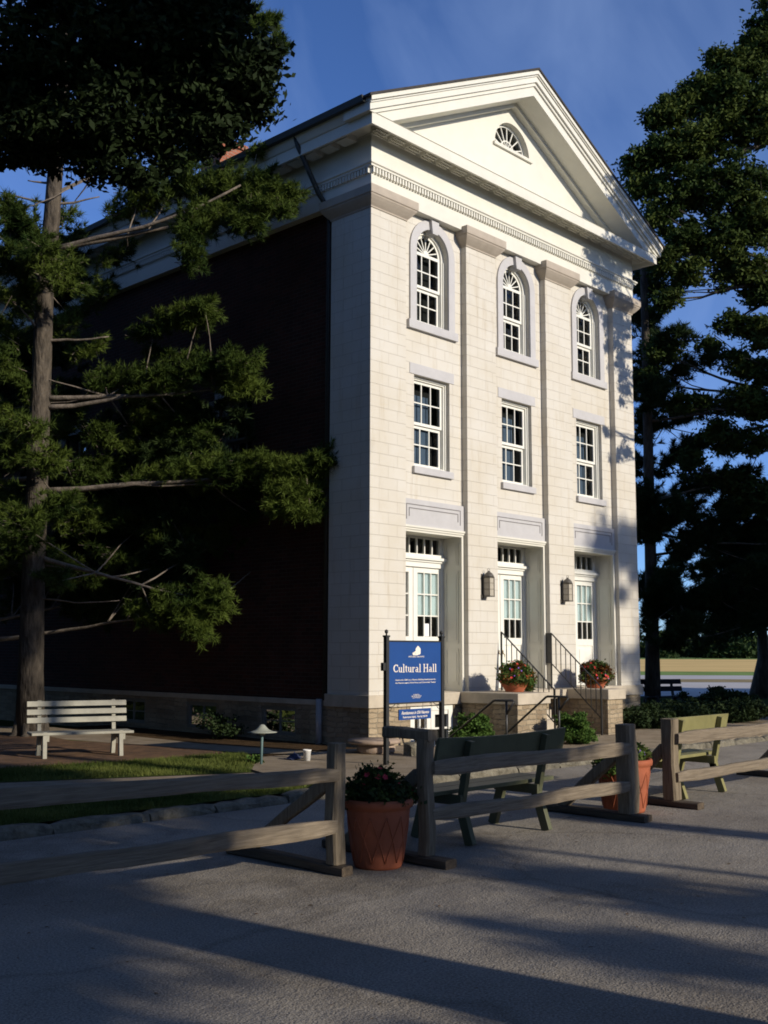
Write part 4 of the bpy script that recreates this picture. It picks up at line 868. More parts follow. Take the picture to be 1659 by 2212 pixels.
for i, (x, y, h, lb) in enumerate([(-8.9, 9.5, 8.5, 'added unseen dense tree to the left, closest to the brick side wall'), (-7.4, 17.5, 9, 'added unseen dense tree to the left, beside the rear of the brick wall'), (-13.5, 4, 8, 'added unseen shade tree to the left, nearest the white bench'), (-15, 13, 9, 'added unseen shade tree to the left, in the middle of the row'), (-13.5, 22, 9, 'added unseen shade tree to the left, farthest from the road'), (-19, -4, 9, 'added unseen shade tree to the left, beside the road'), (-23, -17, 10, 'added unseen shade tree behind the photographer, across the road'), (-17, -30, 10, 'added unseen shade tree, farthest across the road'), (22, -17, 10, 'added unseen shade tree to the far right of the road'), (16.5, -13, 9, 'added unseen shade tree to the right, behind the one in front of the hall'), (26, -11, 11, 'added unseen shade tree to the right, beyond the pavement corner'), (27, -32, 11, 'added unseen shade tree to the far right, deepest'), (-12, -42, 6, 'added unseen low tree in the row behind the road, first of the row'), (-3, -45, 5.6, 'added unseen low tree in the row behind the road, second of the row'), (6, -45, 5.6, 'added unseen low tree in the row behind the road, third of the row'), (14, -43, 6, 'added unseen low tree in the row behind the road, fourth of the row'), (32, -12, 8, 'added unseen shade tree to the far right, beyond the pavement end')]):  # unseen trees added to block skylight and deepen the shade
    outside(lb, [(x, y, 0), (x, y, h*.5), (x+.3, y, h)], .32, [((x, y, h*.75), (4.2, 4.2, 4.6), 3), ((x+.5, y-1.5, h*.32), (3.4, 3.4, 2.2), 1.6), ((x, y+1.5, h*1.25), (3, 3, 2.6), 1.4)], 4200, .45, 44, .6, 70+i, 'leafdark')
# =============================================================== TIMBER BARRIERS
def beam(mb, a, b, w, h, seed, jit=.008, n=12, up=(0, 0, 1), endtaper=0.0, bow=0.0):
    g = np.random.default_rng(seed); a = np.array(a, float); b = np.array(b, float); d = b-a; Ln = np.linalg.norm(d); d /= Ln
    u = np.array(up, float); s = np.cross(d, u); s /= np.linalg.norm(s); u = np.cross(s, d)
    sec = [(-1, -.7), (-.75, -1), (.75, -1), (1, -.72), (1, .70), (.72, 1), (-.72, 1), (-1, .74)]; V = []; k = len(sec)
    dr = g.normal(size=(n+1, 2))*jit; dr = (dr+np.roll(dr, 1, 0)+np.roll(dr, -1, 0))/2
    ph = g.uniform(0, 6, 4)
    for i in range(n+1):
        t = i/n; f = 1-endtaper*max(0, abs(2*t-1)-.85)/.15; ww = w*(1+.06*math.sin(ph[0]+t*5))*f; hh = h*(1+.06*math.sin(ph[1]+t*7))*f
        c = a+d*Ln*t+s*dr[i, 0]+u*(dr[i, 1]+bow*4*t*(1-t))
        V += [c+s*(x*ww/2+g.uniform(-1, 1)*jit*.35)+u*(y*hh/2+g.uniform(-1, 1)*jit*.35) for x, y in sec]
    F = [(i*k+j, i*k+(j+1) % k, (i+1)*k+(j+1) % k, (i+1)*k+j) for i in range(n) for j in range(k)]+[tuple(range(k))[::-1], tuple(range(n*k, (n+1)*k))]
    return mb.add(V, F)
def barrier(name, label, posts, rails, feet, braces, loc, extra=()):
    t = empty(name, loc, label, 'fence', 'portable split rail barriers'); inv = Matrix.Translation(-Vector(loc))
    def part(n, mb, mat):
        o = mb.build(n, M[mat], t); o.matrix_parent_inverse = inv; return o
    for i, (x, y, s, z0, z1, tilt) in enumerate(posts):
        mb = MB(); beam(mb, (x, y, z0), (x+tilt, y, z1), s, s, i+hash(name+label) % 97, .005, 9, (0, 1, 0)); o = part('post', mb, 'woodp')
    for i, (a, b, w, h, bow) in enumerate(rails):
        mb = MB(); beam(mb, a, b, w, h, 31+i*7+int(abs(loc[0])*10), .006, 16, endtaper=.25, bow=bow); part('rail', mb, 'wood')
    for i, (a, b, w, h) in enumerate(feet):
        mb = MB(); beam(mb, a, b, w, h, 60+i, .004, 6); part('foot', mb, 'woody')
    for i, (a, b, w, h) in enumerate(braces):
        mb = MB(); beam(mb, a, b, w, h, 80+i, .005, 6); part('brace', mb, 'woodp')
    for i, (a, b, w, h) in enumerate(extra):
        mb = MB(); beam(mb, a, b, w, h, 90+i, .008, 6); part('top_beam', mb, 'woodp')
    return t
barrier('rail_barrier', 'pale split rail barrier at the lower left, running out of the frame',
    [(-6.83, -6.33, .115, .07, .925, .0), (-10.1, -6.35, .12, .07, .93, 0)],
    [((-10.1, -6.40, .80), (-6.86, -6.37, .70), .045, .105, .0), ((-10.1, -6.40, .375), (-6.86, -6.37, .345), .045, .115, .0)],
    [((-6.84, -6.46, .035), (-6.84, -5.15, .035), .11, .07), ((-10.1, -6.5, .035), (-10.1, -5.1, .035), .11, .07)],
    [((-6.84, -5.35, .05), (-6.84, -6.28, .66), .06, .09), ((-10.1, -5.3, .05), (-10.1, -6.3, .66), .06, .09)], (-8.4, -6.4, 0))
barrier('rail_barrier', 'dark split rail barrier in front of the green bench, between the two terracotta pots',
    [(-6.12, -6.57, .105, .07, .93, .0), (-3.13, -6.52, .165, .07, .90, -.03)],
    [((-6.10, -6.62, .715), (-3.16, -6.57, .675), .06, .12, .0), ((-6.10, -6.62, .365), (-3.16, -6.57, .33), .06, .105, .0)],
    [((-6.12, -6.82, .035), (-6.12, -5.5, .035), .13, .07), ((-3.13, -6.72, .035), (-3.13, -5.55, .035), .14, .07)],
    [((-6.12, -5.72, .06), (-6.12, -6.50, .66), .07, .10), ((-3.13, -5.75, .06), (-3.13, -6.42, .62), .08, .10)], (-4.6, -6.6, 0),
    extra=[((-6.12, -6.64, .955), (-6.13, -6.17, .955), .12, .085)])
barrier('rail_barrier', 'light tan split rail barrier running out of the frame at the right',
    [(-1.98, -6.33, .145, .07, .895, -.02), (1.35, -6.35, .14, .07, .90, 0)],
    [((-2.02, -6.42, .70), (1.35, -6.42, .70), .06, .125, .0), ((-2.02, -6.42, .30), (1.35, -6.42, .30), .06, .115, .0)],
    [((-1.99, -6.66, .035), (-1.99, -5.55, .035), .14, .07), ((1.35, -6.62, .035), (1.35, -5.45, .035), .14, .07)],
    [((-1.99, -5.75, .06), (-1.99, -6.26, .60), .08, .10), ((1.35, -5.65, .06), (1.35, -6.26, .62), .08, .10)], (-.3, -6.4, 0))

# =============================================================== BENCHES
def bench(name, label, group, loc, rz, length, mat, slats, seat_z=.44, back_top=.87, backs=((.69, .87),), depth=.40, curve=0.0, splay=.10, xo=.22, plankseat=1):
    """local: x along the bench, y = forward of the sitter, origin under the middle of the back"""
    t = empty(name, loc, label, 'bench', group, rz); Mt = M[mat]
    def bl(z): return -(z-seat_z)*.22
    for z0, z1 in backs:
        mb = MB(); n = 10; V = []
        for i in range(n+1):
            x = -length/2+length*i/n; c = curve*(2*i/n-1)**2
            for (yy, zz) in ((bl(z0), z0), (bl(z0)+.035, z0), (bl(z1)+.035, z1+c), (bl(z1), z1+c)): V.append((x, yy, zz))
        F = [(i*4+j, i*4+(j+1) % 4, (i+1)*4+(j+1) % 4, (i+1)*4+j) for i in range(n) for j in range(4)]+[(3, 2, 1, 0), (n*4, n*4+1, n*4+2, n*4+3)]
        mb.add(V, F); mb.build('back_slat' if len(backs) > 1 else 'backrest', Mt, t, bevel=.004)
    w = depth/plankseat
    for k in range(plankseat):
        mb = MB(); mb.box(-length/2, .05+k*w, seat_z-.035, length/2, .05+(k+1)*w-.012, seat_z); mb.build('seat', Mt, t, bevel=.004)
    for s in (-1, 1):
        x = s*(length/2-xo)
        mb = MB(); mb.bar((x, bl(back_top)-.03, back_top-.02), (x, bl(.3)-.035, .25), .055, .06, (0, 1, 0)); mb.build('back_support', Mt, t, bevel=.003)
        mb = MB(); mb.bar((x+.0, .02-.02, .36), (x, -.02-splay, 0), .055, .085, (0, 1, 0)); mb.build('leg', Mt, t, bevel=.003)
        mb = MB(); mb.bar((x, depth-.02, .36), (x, depth+.03+splay*.6, 0), .055, .085, (0, 1, 0)); mb.build('leg', Mt, t, bevel=.003)
        mb = MB(); mb.box(x-.06, -.06, seat_z-.12, x-.029, depth+.03, seat_z-.036); mb.build('seat_bearer', Mt, t)
    return t
bench('park_bench', 'shade-darkened green bench seen from behind, with a dipping top plank behind the dark rail barrier', 'slatted benches', (-4.72, -6.19, 0), 0, 1.80, 'shadegreen', 1, curve=.022, xo=.36, plankseat=2)
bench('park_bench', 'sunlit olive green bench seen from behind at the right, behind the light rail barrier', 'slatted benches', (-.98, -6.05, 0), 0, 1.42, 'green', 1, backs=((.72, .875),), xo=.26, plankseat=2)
dz = math.atan2(-.49, 1.37)
bench('park_bench', 'white bench with three back slats in front of the pine trunk', 'slatted benches', (-3.83, 2.16, .08), dz+math.pi, 1.42, 'white', 3, seat_z=.36, back_top=.80, backs=((.47, .545), (.585, .66), (.70, .775)), depth=.42, xo=.18, plankseat=1, splay=.02)
fb = np.array(at(1425, 1512, 31.0)); fb2 = np.array(at(1503, 1512, 31.5)); d_ = fb2-fb
bench('park_bench', 'black slatted bench far away beside the dark pine trunk', 'slatted benches', ((fb[0]+fb2[0])/2-.35, (fb[1]+fb2[1])/2+.33, 0), math.atan2(d_[1], d_[0])+math.pi, 1.5, 'blackwood', 2, backs=((.46, .60), (.66, .80)), back_top=.80, seat_z=.34, xo=.3)

# =============================================================== PLANTERS AND PLANTS
def pot(name, label, group, loc, rt, rb, h, lattice=True, rim=.07):
    t = empty(name, loc, label, 'flower pot', group)
    mb = MB(); mb.lathe([(rb*.96, 0), (rb, .015), (rb+.004, .03), (rb+(rt-rb)*.93, h-rim-.01), (rt-.006, h-rim), (rt+.016, h-rim+.012), (rt+.02, h-.02), (rt+.012, h), (rt-.012, h), (rt-.025, h-.05), (.0, h-.05)], (0, 0, 0), 36)
    o = mb.build('pot_body', M['terracotta'], t)
    if lattice:
        mb = MB(); n = 12; z0, z1 = .05, h-rim-.05
        for k in range(n):
            for s in (-1, 1):
                pts = []
                for i in range(9):
                    f = i/8; a = 2*math.pi*(k+s*f*.999)/n; r = rb+(rt-rb)*.93*((z0+(z1-z0)*f)/(h-rim))+.002; pts.append((r*math.cos(a), r*math.sin(a), z0+(z1-z0)*f))
                mb.tube(pts, .0055, 5)
        mb.build('lattice_relief', M['terracotta'], t)
    mb = MB(); mb.lathe([(.0, h-.048), (rt-.024, h-.047), (rt-.03, h-.055), (0, h-.055)], (0, 0, 0), 24); mb.build('soil', M['soil'], t)
    return t
def plant(name, label, group, loc, blobs, n, size, mats, flowers, seed, stems=14, cat='flowering plant'):
    """blobs local; flowers: (material, part name, count, size, zmin fraction)"""
    g = np.random.default_rng(seed); t = empty(name, loc, label, cat, group)
    for i, (mt, fr) in enumerate(mats):
        C = clumps(blobs, int(n*fr), 26, .035 if size < .06 else .06, g, .45); V, F = leaf_quads(C, size, g, .6, .3); raw_mesh('foliage', V, F, M[mt], t)
    mb = MB(); top = blobs[0][0]
    for k in range(stems):
        c, r, w = blobs[g.integers(len(blobs))]; e = np.array(c)+unit(g.normal(size=(1, 3)))[0]*np.array(r)*.8; mb.tube([(g.uniform(-.05, .05), g.uniform(-.05, .05), -.04), (e[0]*.4, e[1]*.4, e[2]*.6), tuple(e)], [.008, .006, .003], 5)
    mb.build('stems', M['shrubdark'], t)
    for mt, pn, cnt, fs, zf in flowers:
        for k in range(cnt):
            c, r, w = blobs[g.integers(len(blobs))]; d = unit(g.normal(size=(1, 3)))[0]; d[2] = abs(d[2])*.8+zf; d[1] -= .5; d[0] -= .35; d /= np.linalg.norm(d)
            p = np.array(c)+d*np.array(r)*1.02; mb = MB()
            for q in range(6):
                a = q*1.05+g.uniform(0, .5); e1 = np.cross(d, (0, 0, 1)); e1 /= np.linalg.norm(e1)+1e-6; e2 = np.cross(d, e1); v = e1*math.cos(a)+e2*math.sin(a); w_ = np.cross(v, d)
                mb.add([p, p+v*fs*.6+w_*fs*.35+d*fs*.2, p+v*fs+d*fs*.25, p+v*fs*.6-w_*fs*.35+d*fs*.2], [(0, 1, 2, 3)])
            mb.build(pn, M[mt], t)
    return t
PG = 'large terracotta pots'; FG = 'flowering plants in the terracotta pots'
pot('terracotta_pot', 'large lattice-patterned terracotta pot in shade between the two left barriers', PG, (-6.42, -6.36, 0), .245, .18, .50)
plant('potted_flowers', 'dark leafy plant with deep red blooms in the large shaded pot', FG, (-6.42, -6.36, .47), [((-.06, -.02, .12), (.17, .17, .14), 1.4), ((.10, .0, .06), (.16, .16, .09), 1.0), ((.22, -.05, .03), (.10, .10, .06), .5), ((.0, -.12, .04), (.2, .1, .06), .7), ((-.14, .06, .06), (.10, .1, .10), .6)], 2600, .042, [('shrubdark', .8), ('leaf', .2)], [('darkred', 'bloom', 14, .026, .2), ('redflower', 'bloom', 3, .022, .2)], 4)
pot('terracotta_pot', 'lattice-patterned terracotta pot half hidden by the right post of the dark barrier', PG, (-2.63, -6.16, 0), .27, .205, .52)
plant('potted_flowers', 'green plant with small purple blooms in the pot beside the right-hand dark post', FG, (-2.63, -6.16, .50), [((-.18, .02, .03), (.18, .14, .07), 1.2), ((.1, -.02, .05), (.16, .15, .07), 1.0), ((-.34, .0, -.02), (.10, .1, .07), .5), ((.24, .0, .06), (.1, .1, .06), .4)], 1800, .05, [('mixleaf', .7), ('shrub', .3)], [('purple', 'bloom', 16, .02, .2)], 5)
BG = 'bowl planters on the porch blocks'
p1 = onp(1153.5, 1494, 2, .90)
pot('bowl_planter', 'terracotta bowl on the left porch block', BG, (2.80, -.74, .898), .25, .16, .20, False, .045)
plant('potted_flowers', 'colourful plant with red and orange blooms on the left porch block', FG, (2.80, -.74, 1.08), [((0, 0, .16), (.26, .24, .17), 1.6), ((-.18, -.05, .05), (.18, .18, .10), .8), ((.22, -.02, .05), (.20, .2, .14), 1.0), ((.0, -.1, .02), (.24, .2, .10), .8), ((.30, -.05, -.08), (.10, .1, .08), .3)], 3400, .045, [('mixleaf', .55), ('coleus', .25), ('shrub', .2)], [('redflower', 'bloom', 26, .026, .1), ('orange', 'bloom', 16, .024, .1), ('purple', 'bloom', 26, .017, -.3)], 6)
pot('bowl_planter', 'terracotta bowl on the right porch block', BG, (5.55, -.58, .898), .25, .16, .20, False, .045)
plant('potted_flowers', 'bronze and green plant with a few red blooms on the right porch block', FG, (5.55, -.58, 1.07), [((0, 0, .18), (.28, .24, .17), 1.6), ((-.22, -.02, .04), (.18, .18, .12), .8), ((.24, -.02, .03), (.2, .2, .14), 1.0), ((.0, -.1, .02), (.24, .2, .10), .8)], 3400, .048, [('coleus', .55), ('mixleaf', .3), ('shrubdark', .15)], [('redflower', 'bloom', 12, .028, .3), ('purple', 'bloom', 10, .015, -.3)], 7)
SG = 'shrubs in front of the hall'
def shrub(label, loc, blobs, n, size, mat, seed, name='shrub', group=SG):
    return plant(name, label, group, loc, blobs, n, size, [(mat, 1.0)], [], seed, 16, 'shrub')
shrub('round leafy green shrub left of the porch, behind the shade-darkened green bench', tuple(onp(1022, 1612, 2, .08)), [((0, 0, .28), (.34, .34, .24), 2), ((-.16, 0, .2), (.25, .3, .2), 1), ((.2, 0, .16), (.22, .3, .18), 1)], 3600, .05, 'shrub', 8)
shrub('round bright green shrub in front of the porch steps', tuple(onp(1241, 1606, 2, .08)), [((0, 0, .26), (.31, .31, .24), 2), ((-.08, -.1, .18), (.26, .25, .18), 1.2), ((.1, -.1, .14), (.22, .25, .14), 1)], 3800, .05, 'shrub', 9)
def onground(x, y): return tuple(onp(x, y, 2, .07))
for i, (x, y, rx, rz, lb) in enumerate([(1385,1572,.75,.5,'dark grassy shrub at the right corner of the hall'), (1440,1560,.8,.50,'low dark shrub beside the pine trunk at the right'), (1545,1552,1.3,.78,'widest dark mounded shrub behind the olive bench'), (1600,1560,.7,.60,'upright dark shrub right of the mounded one behind the olive bench'), (1480,1565,.8,.45,'small dark shrub between the pine trunk and the mounded one')]):
    q = onground(x, y); shrub(lb, q, [((0, 0, rz*.36), (rx, rx*.8, rz*.42), 2), ((-rx*.5, 0, rz*.28), (rx*.5, rx*.5, rz*.3), 1), ((rx*.3, 0, rz*.55), (rx*.3, rx*.3, rz*.32), .7), ((rx*.75, 0, rz*.4), (rx*.25, rx*.25, rz*.35), .5)], 7000, .075, 'shrubdark', 50+i, group='dark shrubs right of the hall')
shrub('small bright weed growing by the brick side wall', tuple(onp(535, 1575, 2, .08)), [((0, 0, .12), (.16, .16, .12), 1)], 300, .06, 'shrub', 60)
shrub('small low weed at the foot of the mushroom lamp', tuple(onp(548, 1648, 2, .085)), [((0, 0, .05), (.12, .12, .05), 1)], 200, .05, 'shrub', 61)
shrub('dark bush below the basement windows on the brick side', (-.45, 3.2, .08), [((0, 0, .2), (.3, .6, .2), 1)], 1200, .06, 'shrubdark', 62)

# grass blades
def grass(name, label, poly, n, h, seed, z=.085):
    g = np.random.default_rng(seed); P_ = np.array(poly); lo, hi = P_.min(0), P_.max(0); pts = []
    q = g.uniform(lo, hi, (n*3, 2)); inside = np.zeros(len(q), bool); j = len(P_)-1
    for i in range(len(P_)):
        xi, yi = P_[i]; xj, yj = P_[j]; c = ((yi > q[:, 1]) != (yj > q[:, 1])) & (q[:, 0] < (xj-xi)*(q[:, 1]-yi)/(yj-yi+1e-12)+xi); inside ^= c; j = i
    q = q[inside][:n]; m = len(q); C = np.c_[q, np.full(m, z)]; hh = (h*g.uniform(.4, 1.3, m)*(.7+.6*(np.sin(q[:, 0]*3)*np.sin(q[:, 1]*4)*.5+.5)))[:, None]
    d = unit(np.c_[g.normal(size=(m, 2))*.45, np.ones(m)]); w = unit(np.c_[g.normal(size=(m, 2)), np.zeros(m)])
    V = np.stack([C-w*.005, C+w*.005, C+d*hh], 1).reshape(-1, 3)
    tag(raw_mesh(name, V, np.arange(m*3).reshape(m, 3), M['grass']), label, 'grass', None, 'stuff')
grass('lawn_grass', 'short grass of the lawn in front of the white bench', [(-3.5, -1.35), (-2.6, -.4), (-2.3, .1), (-2.0, .6), (-2.3, .85), (-3.2, .8), (-4.6, 1.0), (-5.9, 1.3), (-9, 3.5), (-14, 3), (-12, 1.35), (-6.4, -.05)], 42000, .05, 1)
grass('verge_grass', 'strip of grass between the kerb stones and the path', [(-14, -3.15), (-4.35, -3.15), (-3.65, -2.7), (-3.65, -2.3), (-14, -2.3)], 26000, .05, 2)
grass('back_grass', 'grass behind the pine trunk at the left', [(-7, 4), (-5.8, 7.5), (-3.4, 9), (-3, 12), (-9, 14), (-12, 6)], 12000, .07, 3)

# =============================================================== SIGN
SY = -1.92
tl = onp(838, 1386, 1, SY); tr_ = onp(951, 1384, 1, SY); blp = onp(838, 1519, 1, SY)
sx0, sx1 = tl[0]+.005, tr_[0]-.01; sz1 = tl[2]; sz0 = blp[2]
sign = empty('sign_post', ((sx0+sx1)/2, SY, .08), 'blue hall sign between two black posts with a small blue sign hanging below', 'sign'); inv = Matrix.Translation(-sign.location)
def SP(mb, name, mat, par=sign, bevel=0):
    o = mb.build(name, mat, par, bevel); o.matrix_parent_inverse = inv if par == sign else Matrix.Identity(4); return o
for x in (sx0-.035, sx1+.035):
    mb = MB(); mb.box(x-.028, SY-.028, .0, x+.028, SY+.028, sz1+.06); mb.box(x-.036, SY-.036, sz1+.06, x+.036, SY+.036, sz1+.085)
    mb.lathe([(.012, 0), (.010, .02), (.022, .035), (.026, .052), (.02, .07), (.003, .08)], (x, SY, sz1+.085), 12); SP(mb, 'post', M['iron'])
mb = MB(); mb.box(sx0-.007, SY-.022, sz1, sx1+.007, SY+.022, sz1+.018); mb.box(sx0-.007, SY-.022, sz0-.02, sx1+.007, SY+.022, sz0)
for s, x in ((1, sx0), (-1, sx1)):
    cc = [(x+s*(.035+.028*math.cos(a)), SY, sz0-.075+.028*math.sin(a)) for a in np.linspace(math.pi, 3*math.pi-.8, 12)]; mb.tube(cc, .005, 5)
    mb.tube([(x+s*.005, SY, sz0-.06), (x+s*.10, SY, sz0-.045), (x+s*.14, SY, sz0-.022)], .005, 5)
    cc = [(x+s*(.20+.02*math.cos(a)), SY, sz0-.04+.018*math.sin(a)) for a in np.linspace(0, 5.4, 10)]; mb.tube(cc, .004, 5)
SP(mb, 'sign_frame', M['iron'])
mb = MB(); mb.box(sx0-.004, SY-.012, sz0, sx1+.004, SY+.012, sz1); panel = SP(mb, 'sign_panel', M['signblue'])
mb = MB(); mb.box(sx0-.12, SY-.03, (sz0+sz1)/2+.02, sx0-.066, SY+.03, (sz0+sz1)/2+.13); SP(mb, 'leaflet_box', M['iron'], bevel=.01)
WS = sx1-sx0; HS = sz1-sz0; TY = SY-.0135
def UVp(u, v): return (sx0+WS*u, sz1-HS*v)
def serif_text(s, u0, u1, vbase, vcap, name, par):
    """hand-drawn serif capitals and lower case, filled strokes"""
    G = {}
    # each glyph: width, list of (x0,y0,x1,y1,w) strokes; y 0..1 cap height
    th, tn, se = .15, .065, .05
    G['C'] = (.72, [('arc', .40, .5, .33, .43, .75, 5.55, .13), (.66, .66, .66, .95, .05)])
    G['u'] = (.62, [(.12, .62, .12, .16, .13), ('arc', .28, .2, .16, .15, 3.14, 6.0, .09), (.46, .62, .46, .03, .13), (.0, .62, .14, .62, .05), (.34, .62, .47, .62, .05), (.46, .03, .60, .03, .05)])
    G['l'] = (.32, [(.15, 1.0, .15, .03, .13), (.02, 1.0, .16, 1.0, .05), (.0, .025, .30, .025, .05)])
    G['t'] = (.38, [(.16, .82, .16, .14, .13), (.0, .63, .34, .63, .06), ('arc', .26, .14, .10, .10, 3.14, 5.6, .07)])
    G['r'] = (.46, [(.13, .62, .13, .03, .13), (.0, .62, .14, .62, .05), (.0, .025, .28, .025, .05), ('arc', .31, .44, .16, .17, 1.0, 2.9, .08), (.38, .58, .42, .50, .11)])
    G['a'] = (.56, [(.38, .50, .38, .06, .12), ('arc', .26, .46, .14, .15, .1, 2.7, .08), ('arc', .22, .19, .15, .15, 0, 6.28, .09), (.38, .03, .54, .03, .05)])
    G['H'] = (.86, [(.16, 1, .16, 0, .13), (.68, 1, .68, 0, .13), (.16, .52, .68, .52, .06), (.0, .98, .32, .98, .05), (.0, .02, .32, .02, .05), (.52, .98, .84, .98, .05), (.52, .02, .84, .02, .05)])
    G[' '] = (.26, [])
    tot = sum(G[ch][0]+.05 for ch in s); X0 = sx0+WS*u0; Wd = WS*(u1-u0); zb = sz1-HS*vbase; Hc = HS*(vbase-vcap); sc = Wd/tot; mb = MB(); cur = 0; k = 0
    for ch in s:
        w, st_ = G[ch]
        for q in st_:
            k += 1; dy = k*.00004
            if q[0] == 'arc':
                _, cx, cy, rx, ry, a0, a1, wd = q; pts = [(cx+rx*math.cos(a), cy+ry*math.sin(a)) for a in np.linspace(a0, a1, 14)]; ws = [wd*(.45+.75*abs(math.cos(a))) for a in np.linspace(a0, a1, 14)]
            else: pts = [(q[0], q[1]), (q[2], q[3])]; ws = [q[4]]*2
            V = []
            for i, (px, py) in enumerate(pts):
                ax, ay = pts[max(0, i-1)]; bx_, by = pts[min(len(pts)-1, i+1)]; dx, dyy = (bx_-ax), (by-ay); ln = math.hypot(dx, dyy); nx, ny = -dyy/ln, dx/ln
                for sg in (-1, 1): V.append((X0+sc*(cur+px+sg*nx*ws[i]/2), TY-.0008-dy, zb+Hc*(py+sg*ny*ws[i]/2*sc/Hc)))
            mb.add(V, [(2*i, 2*i+1, 2*i+3, 2*i+2) for i in range(len(pts)-1)])
        cur += w+.05
    o = mb.build(name, M['signtext'], par); return o
def text_mesh(body, u, v, size, name, par, w=None, y=None, shear=0.0, sx=1.0, xz=None):
    c = bpy.data.curves.new(name, 'FONT'); c.body = body; c.size = size; c.align_x = 'CENTER'; c.shear = shear; c.offset = size*.012
    o = bpy.data.objects.new(name+'_tmp', c); COL.objects.link(o); bpy.context.view_layer.update()
    me = bpy.data.meshes.new_from_object(o.evaluated_get(bpy.context.evaluated_depsgraph_get())); bpy.data.objects.remove(o)
    co = np.array([q.co[:] for q in me.vertices]); wd = co[:, 0].max()-co[:, 0].min(); f = (w/wd) if w else sx
    x0, z0 = xz if xz else UVp(u, v)
    for q in me.vertices: q.co = (x0+q.co[0]*f, (TY if y is None else y)-.001, z0+q.co[1])
    me.materials.clear(); me.materials.append(M['signtext']); o = bpy.data.objects.new(name, me); COL.objects.link(o); o.parent = par; return o
serif_text('Cultural', .085, .615, .505, .372, 'title_word', panel); serif_text('Hall', .653, .925, .505, .372, 'title_word', panel)
text_mesh('HISTORIC NAUVOO', .52, .258, HS*.034, 'sign_lettering', panel, WS*.30)
text_mesh('Used in the 1840\'s as a Masonic Building Headquarters for', .51, .640, HS*.032, 'sign_lettering', panel, WS*.78)
text_mesh('the Nauvoo Legion, Police Force, and Community Theater', .51, .688, HS*.032, 'sign_lettering', panel, WS*.78)
text_mesh('OWNED BY', .52, .885, HS*.020, 'sign_lettering', panel, WS*.12)
text_mesh('NAUVOO RESTORATION', .52, .912, HS*.026, 'sign_lettering', panel, WS*.19)
text_mesh('INCORPORATED', .52, .936, HS*.020, 'sign_lettering', panel, WS*.15)
mb = MB()   # little house-and-wagon emblem
def poly(pts, k=0): mb.add([(UVp(u, v)[0], TY-.001-k*.0002, UVp(u, v)[1]) for u, v in pts], [tuple(range(len(pts)))])
poly([(.505, .115), (.545, .065), (.565, .075), (.60, .115), (.60, .195), (.575, .215), (.505, .165)]); poly([(.44, .185), (.50, .155), (.57, .20), (.55, .222), (.46, .222)], 1)
cc = [(UVp(.475+.03*math.cos(a), .20+.026*math.sin(a))) for a in np.linspace(0, 6.28, 14)]; mb.tube([(q[0], TY-.002, q[1]) for q in cc], .004, 4)
mb.build('emblem', M['signtext'], panel)
a0 = onp(861, 1533, 1, SY); a1 = onp(930, 1529, 1, SY); a2 = onp(861, 1556, 1, SY)
mb = MB(); mb.box(a0[0], SY-.008, a2[2], a1[0], SY+.008, a0[2]); sp2 = SP(mb, 'hanging_sign', M['signblue'])
mb = MB()
for f in (.25, .75): x = a0[0]+(a1[0]-a0[0])*f; mb.tube([(x, SY, a0[2]), (x, SY, sz0-.018)], .003, 5)
SP(mb, 'hanger', M['iron'])
xm = (a0[0]+a1[0])/2; hz = a0[2]-a2[2]; ww = a1[0]-a0[0]; YY = SY-.0085
text_mesh('Rendezvous in Old Nauvoo', 0, 0, hz*.42, 'sign_lettering', sp2, ww*.86, YY, .45, xz=(xm, a0[2]-hz*.48))
text_mesh('Performances Nightly   Mon-Sat 7:00 PM', 0, 0, hz*.26, 'sign_lettering', sp2, ww*.76, YY, 0, xz=(xm, a0[2]-hz*.83))

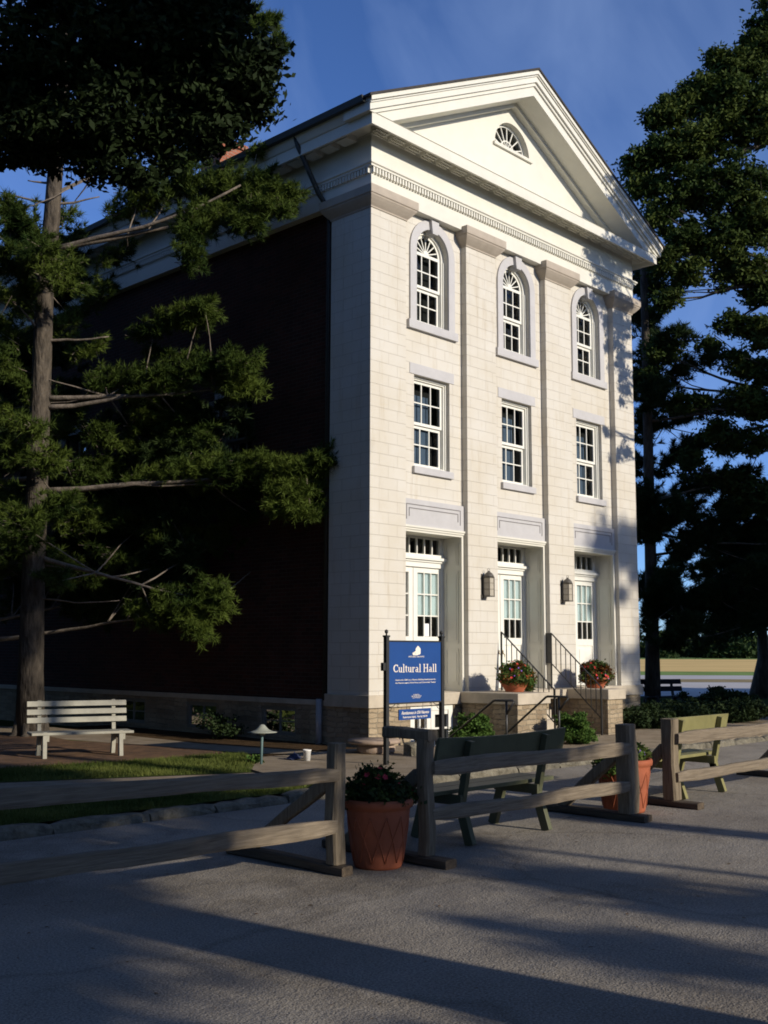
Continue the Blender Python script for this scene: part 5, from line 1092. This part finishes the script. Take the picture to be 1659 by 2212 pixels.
# =============================================================== SMALL THINGS
lp = onp(564, 1650, 2, .085)
t = empty('path_lamp', tuple(lp), 'mushroom-shaped path lamp on a thin blue-green post at the lawn edge', 'garden lamp')
mb = MB(); mb.tube([(0, 0, -.05), (.01, 0, .46)], .018, 8); mb.build('post', M['teal'], t)
mb = MB(); mb.lathe([(.205, .415), (.15, .425), (.09, .45), (.055, .485), (.035, .51), (.008, .52)], (.01, 0, 0), 20); mb.lathe([(.04, .38), (.05, .425), (.01, .43)], (.01, 0, 0), 12); mb.build('lamp_shade', M['lampshade'], t)
bk = onp(663, 1643, 2, .083)
t = empty('bucket', tuple(bk), 'small white plastic bucket on the path beside the hall corner', 'bucket')
mb = MB(); mb.lathe([(.045, 0), (.055, .13), (.060, .132), (.060, .15), (.052, .15), (.048, .02), (.0, .02)], (0, 0, 0), 18); mb.build('bucket_body', M['bucket'], t)
mb = MB(); mb.tube([(.06*math.cos(a), -.02, .14+.03*math.sin(a)) for a in np.linspace(math.pi, 2*math.pi, 9)], .003, 5); mb.build('handle', M['iron'], t)
rg = onp(636, 1640, 2, .083); mb = MB(); g = np.random.default_rng(3); V = []; n = 9
for i in range(n):
    for j in range(n):
        x, y = (i/(n-1)-.5), (j/(n-1)-.5); r = math.hypot(x, y); V.append((rg[0]+x*.24, rg[1]+y*.2, rg[2]+max(0, .09*(1-2.1*r))+g.uniform(0, .022)))
mb.add(V, [(i*n+j, (i+1)*n+j, (i+1)*n+j+1, i*n+j+1) for i in range(n-1) for j in range(n-1)], True)
tag(mb.build('cloth', M['bluecloth']), 'dark blue crumpled cloth on the path left of the white bucket', 'cloth')
ms = (-.50, -.62, .08)
t = empty('stone_table', ms, 'low round stone slab on two wider discs at the hall corner, behind the sign post', 'millstone')
mb = MB(); mb.lathe([(.36, .14), (.39, .15), (.40, .175), (.385, .20), (0, .205)], (-.02, 0, 0), 32); mb.build('top_disc', M['millstone'], t)
mb = MB(); mb.lathe([(.27, 0), (.29, .03), (.29, .09), (.26, .135)], (.02, 0, 0), 28); mb.build('base_disc', M['millstone'], t)
sb = onp(890, 1632, 2, .08); mb = MB(); stoneblock(mb, sb[0]-.10, sb[0]+.16, sb[1]-.1, sb[1]+.1, .06, .26, .012, 99)
tag(mb.build('stone_block', M['stone']), 'small rough stone block right of the left sign post', 'stone')
# fallen leaves on the asphalt
g = np.random.default_rng(12); lc = []
for _ in range(420):
    x, y = g.uniform(-11, 2), g.uniform(-10, -3.5); lc.append((x, y, .008))
V, F = leaf_quads(np.array(lc), .035, g, .6); V[:, 2] = .004+np.abs(V[:, 2]-.008)*.25
tag(raw_mesh('leaf_litter', V, F, M['straw']), 'scattered dead leaves on the asphalt', 'leaves', None, 'stuff')
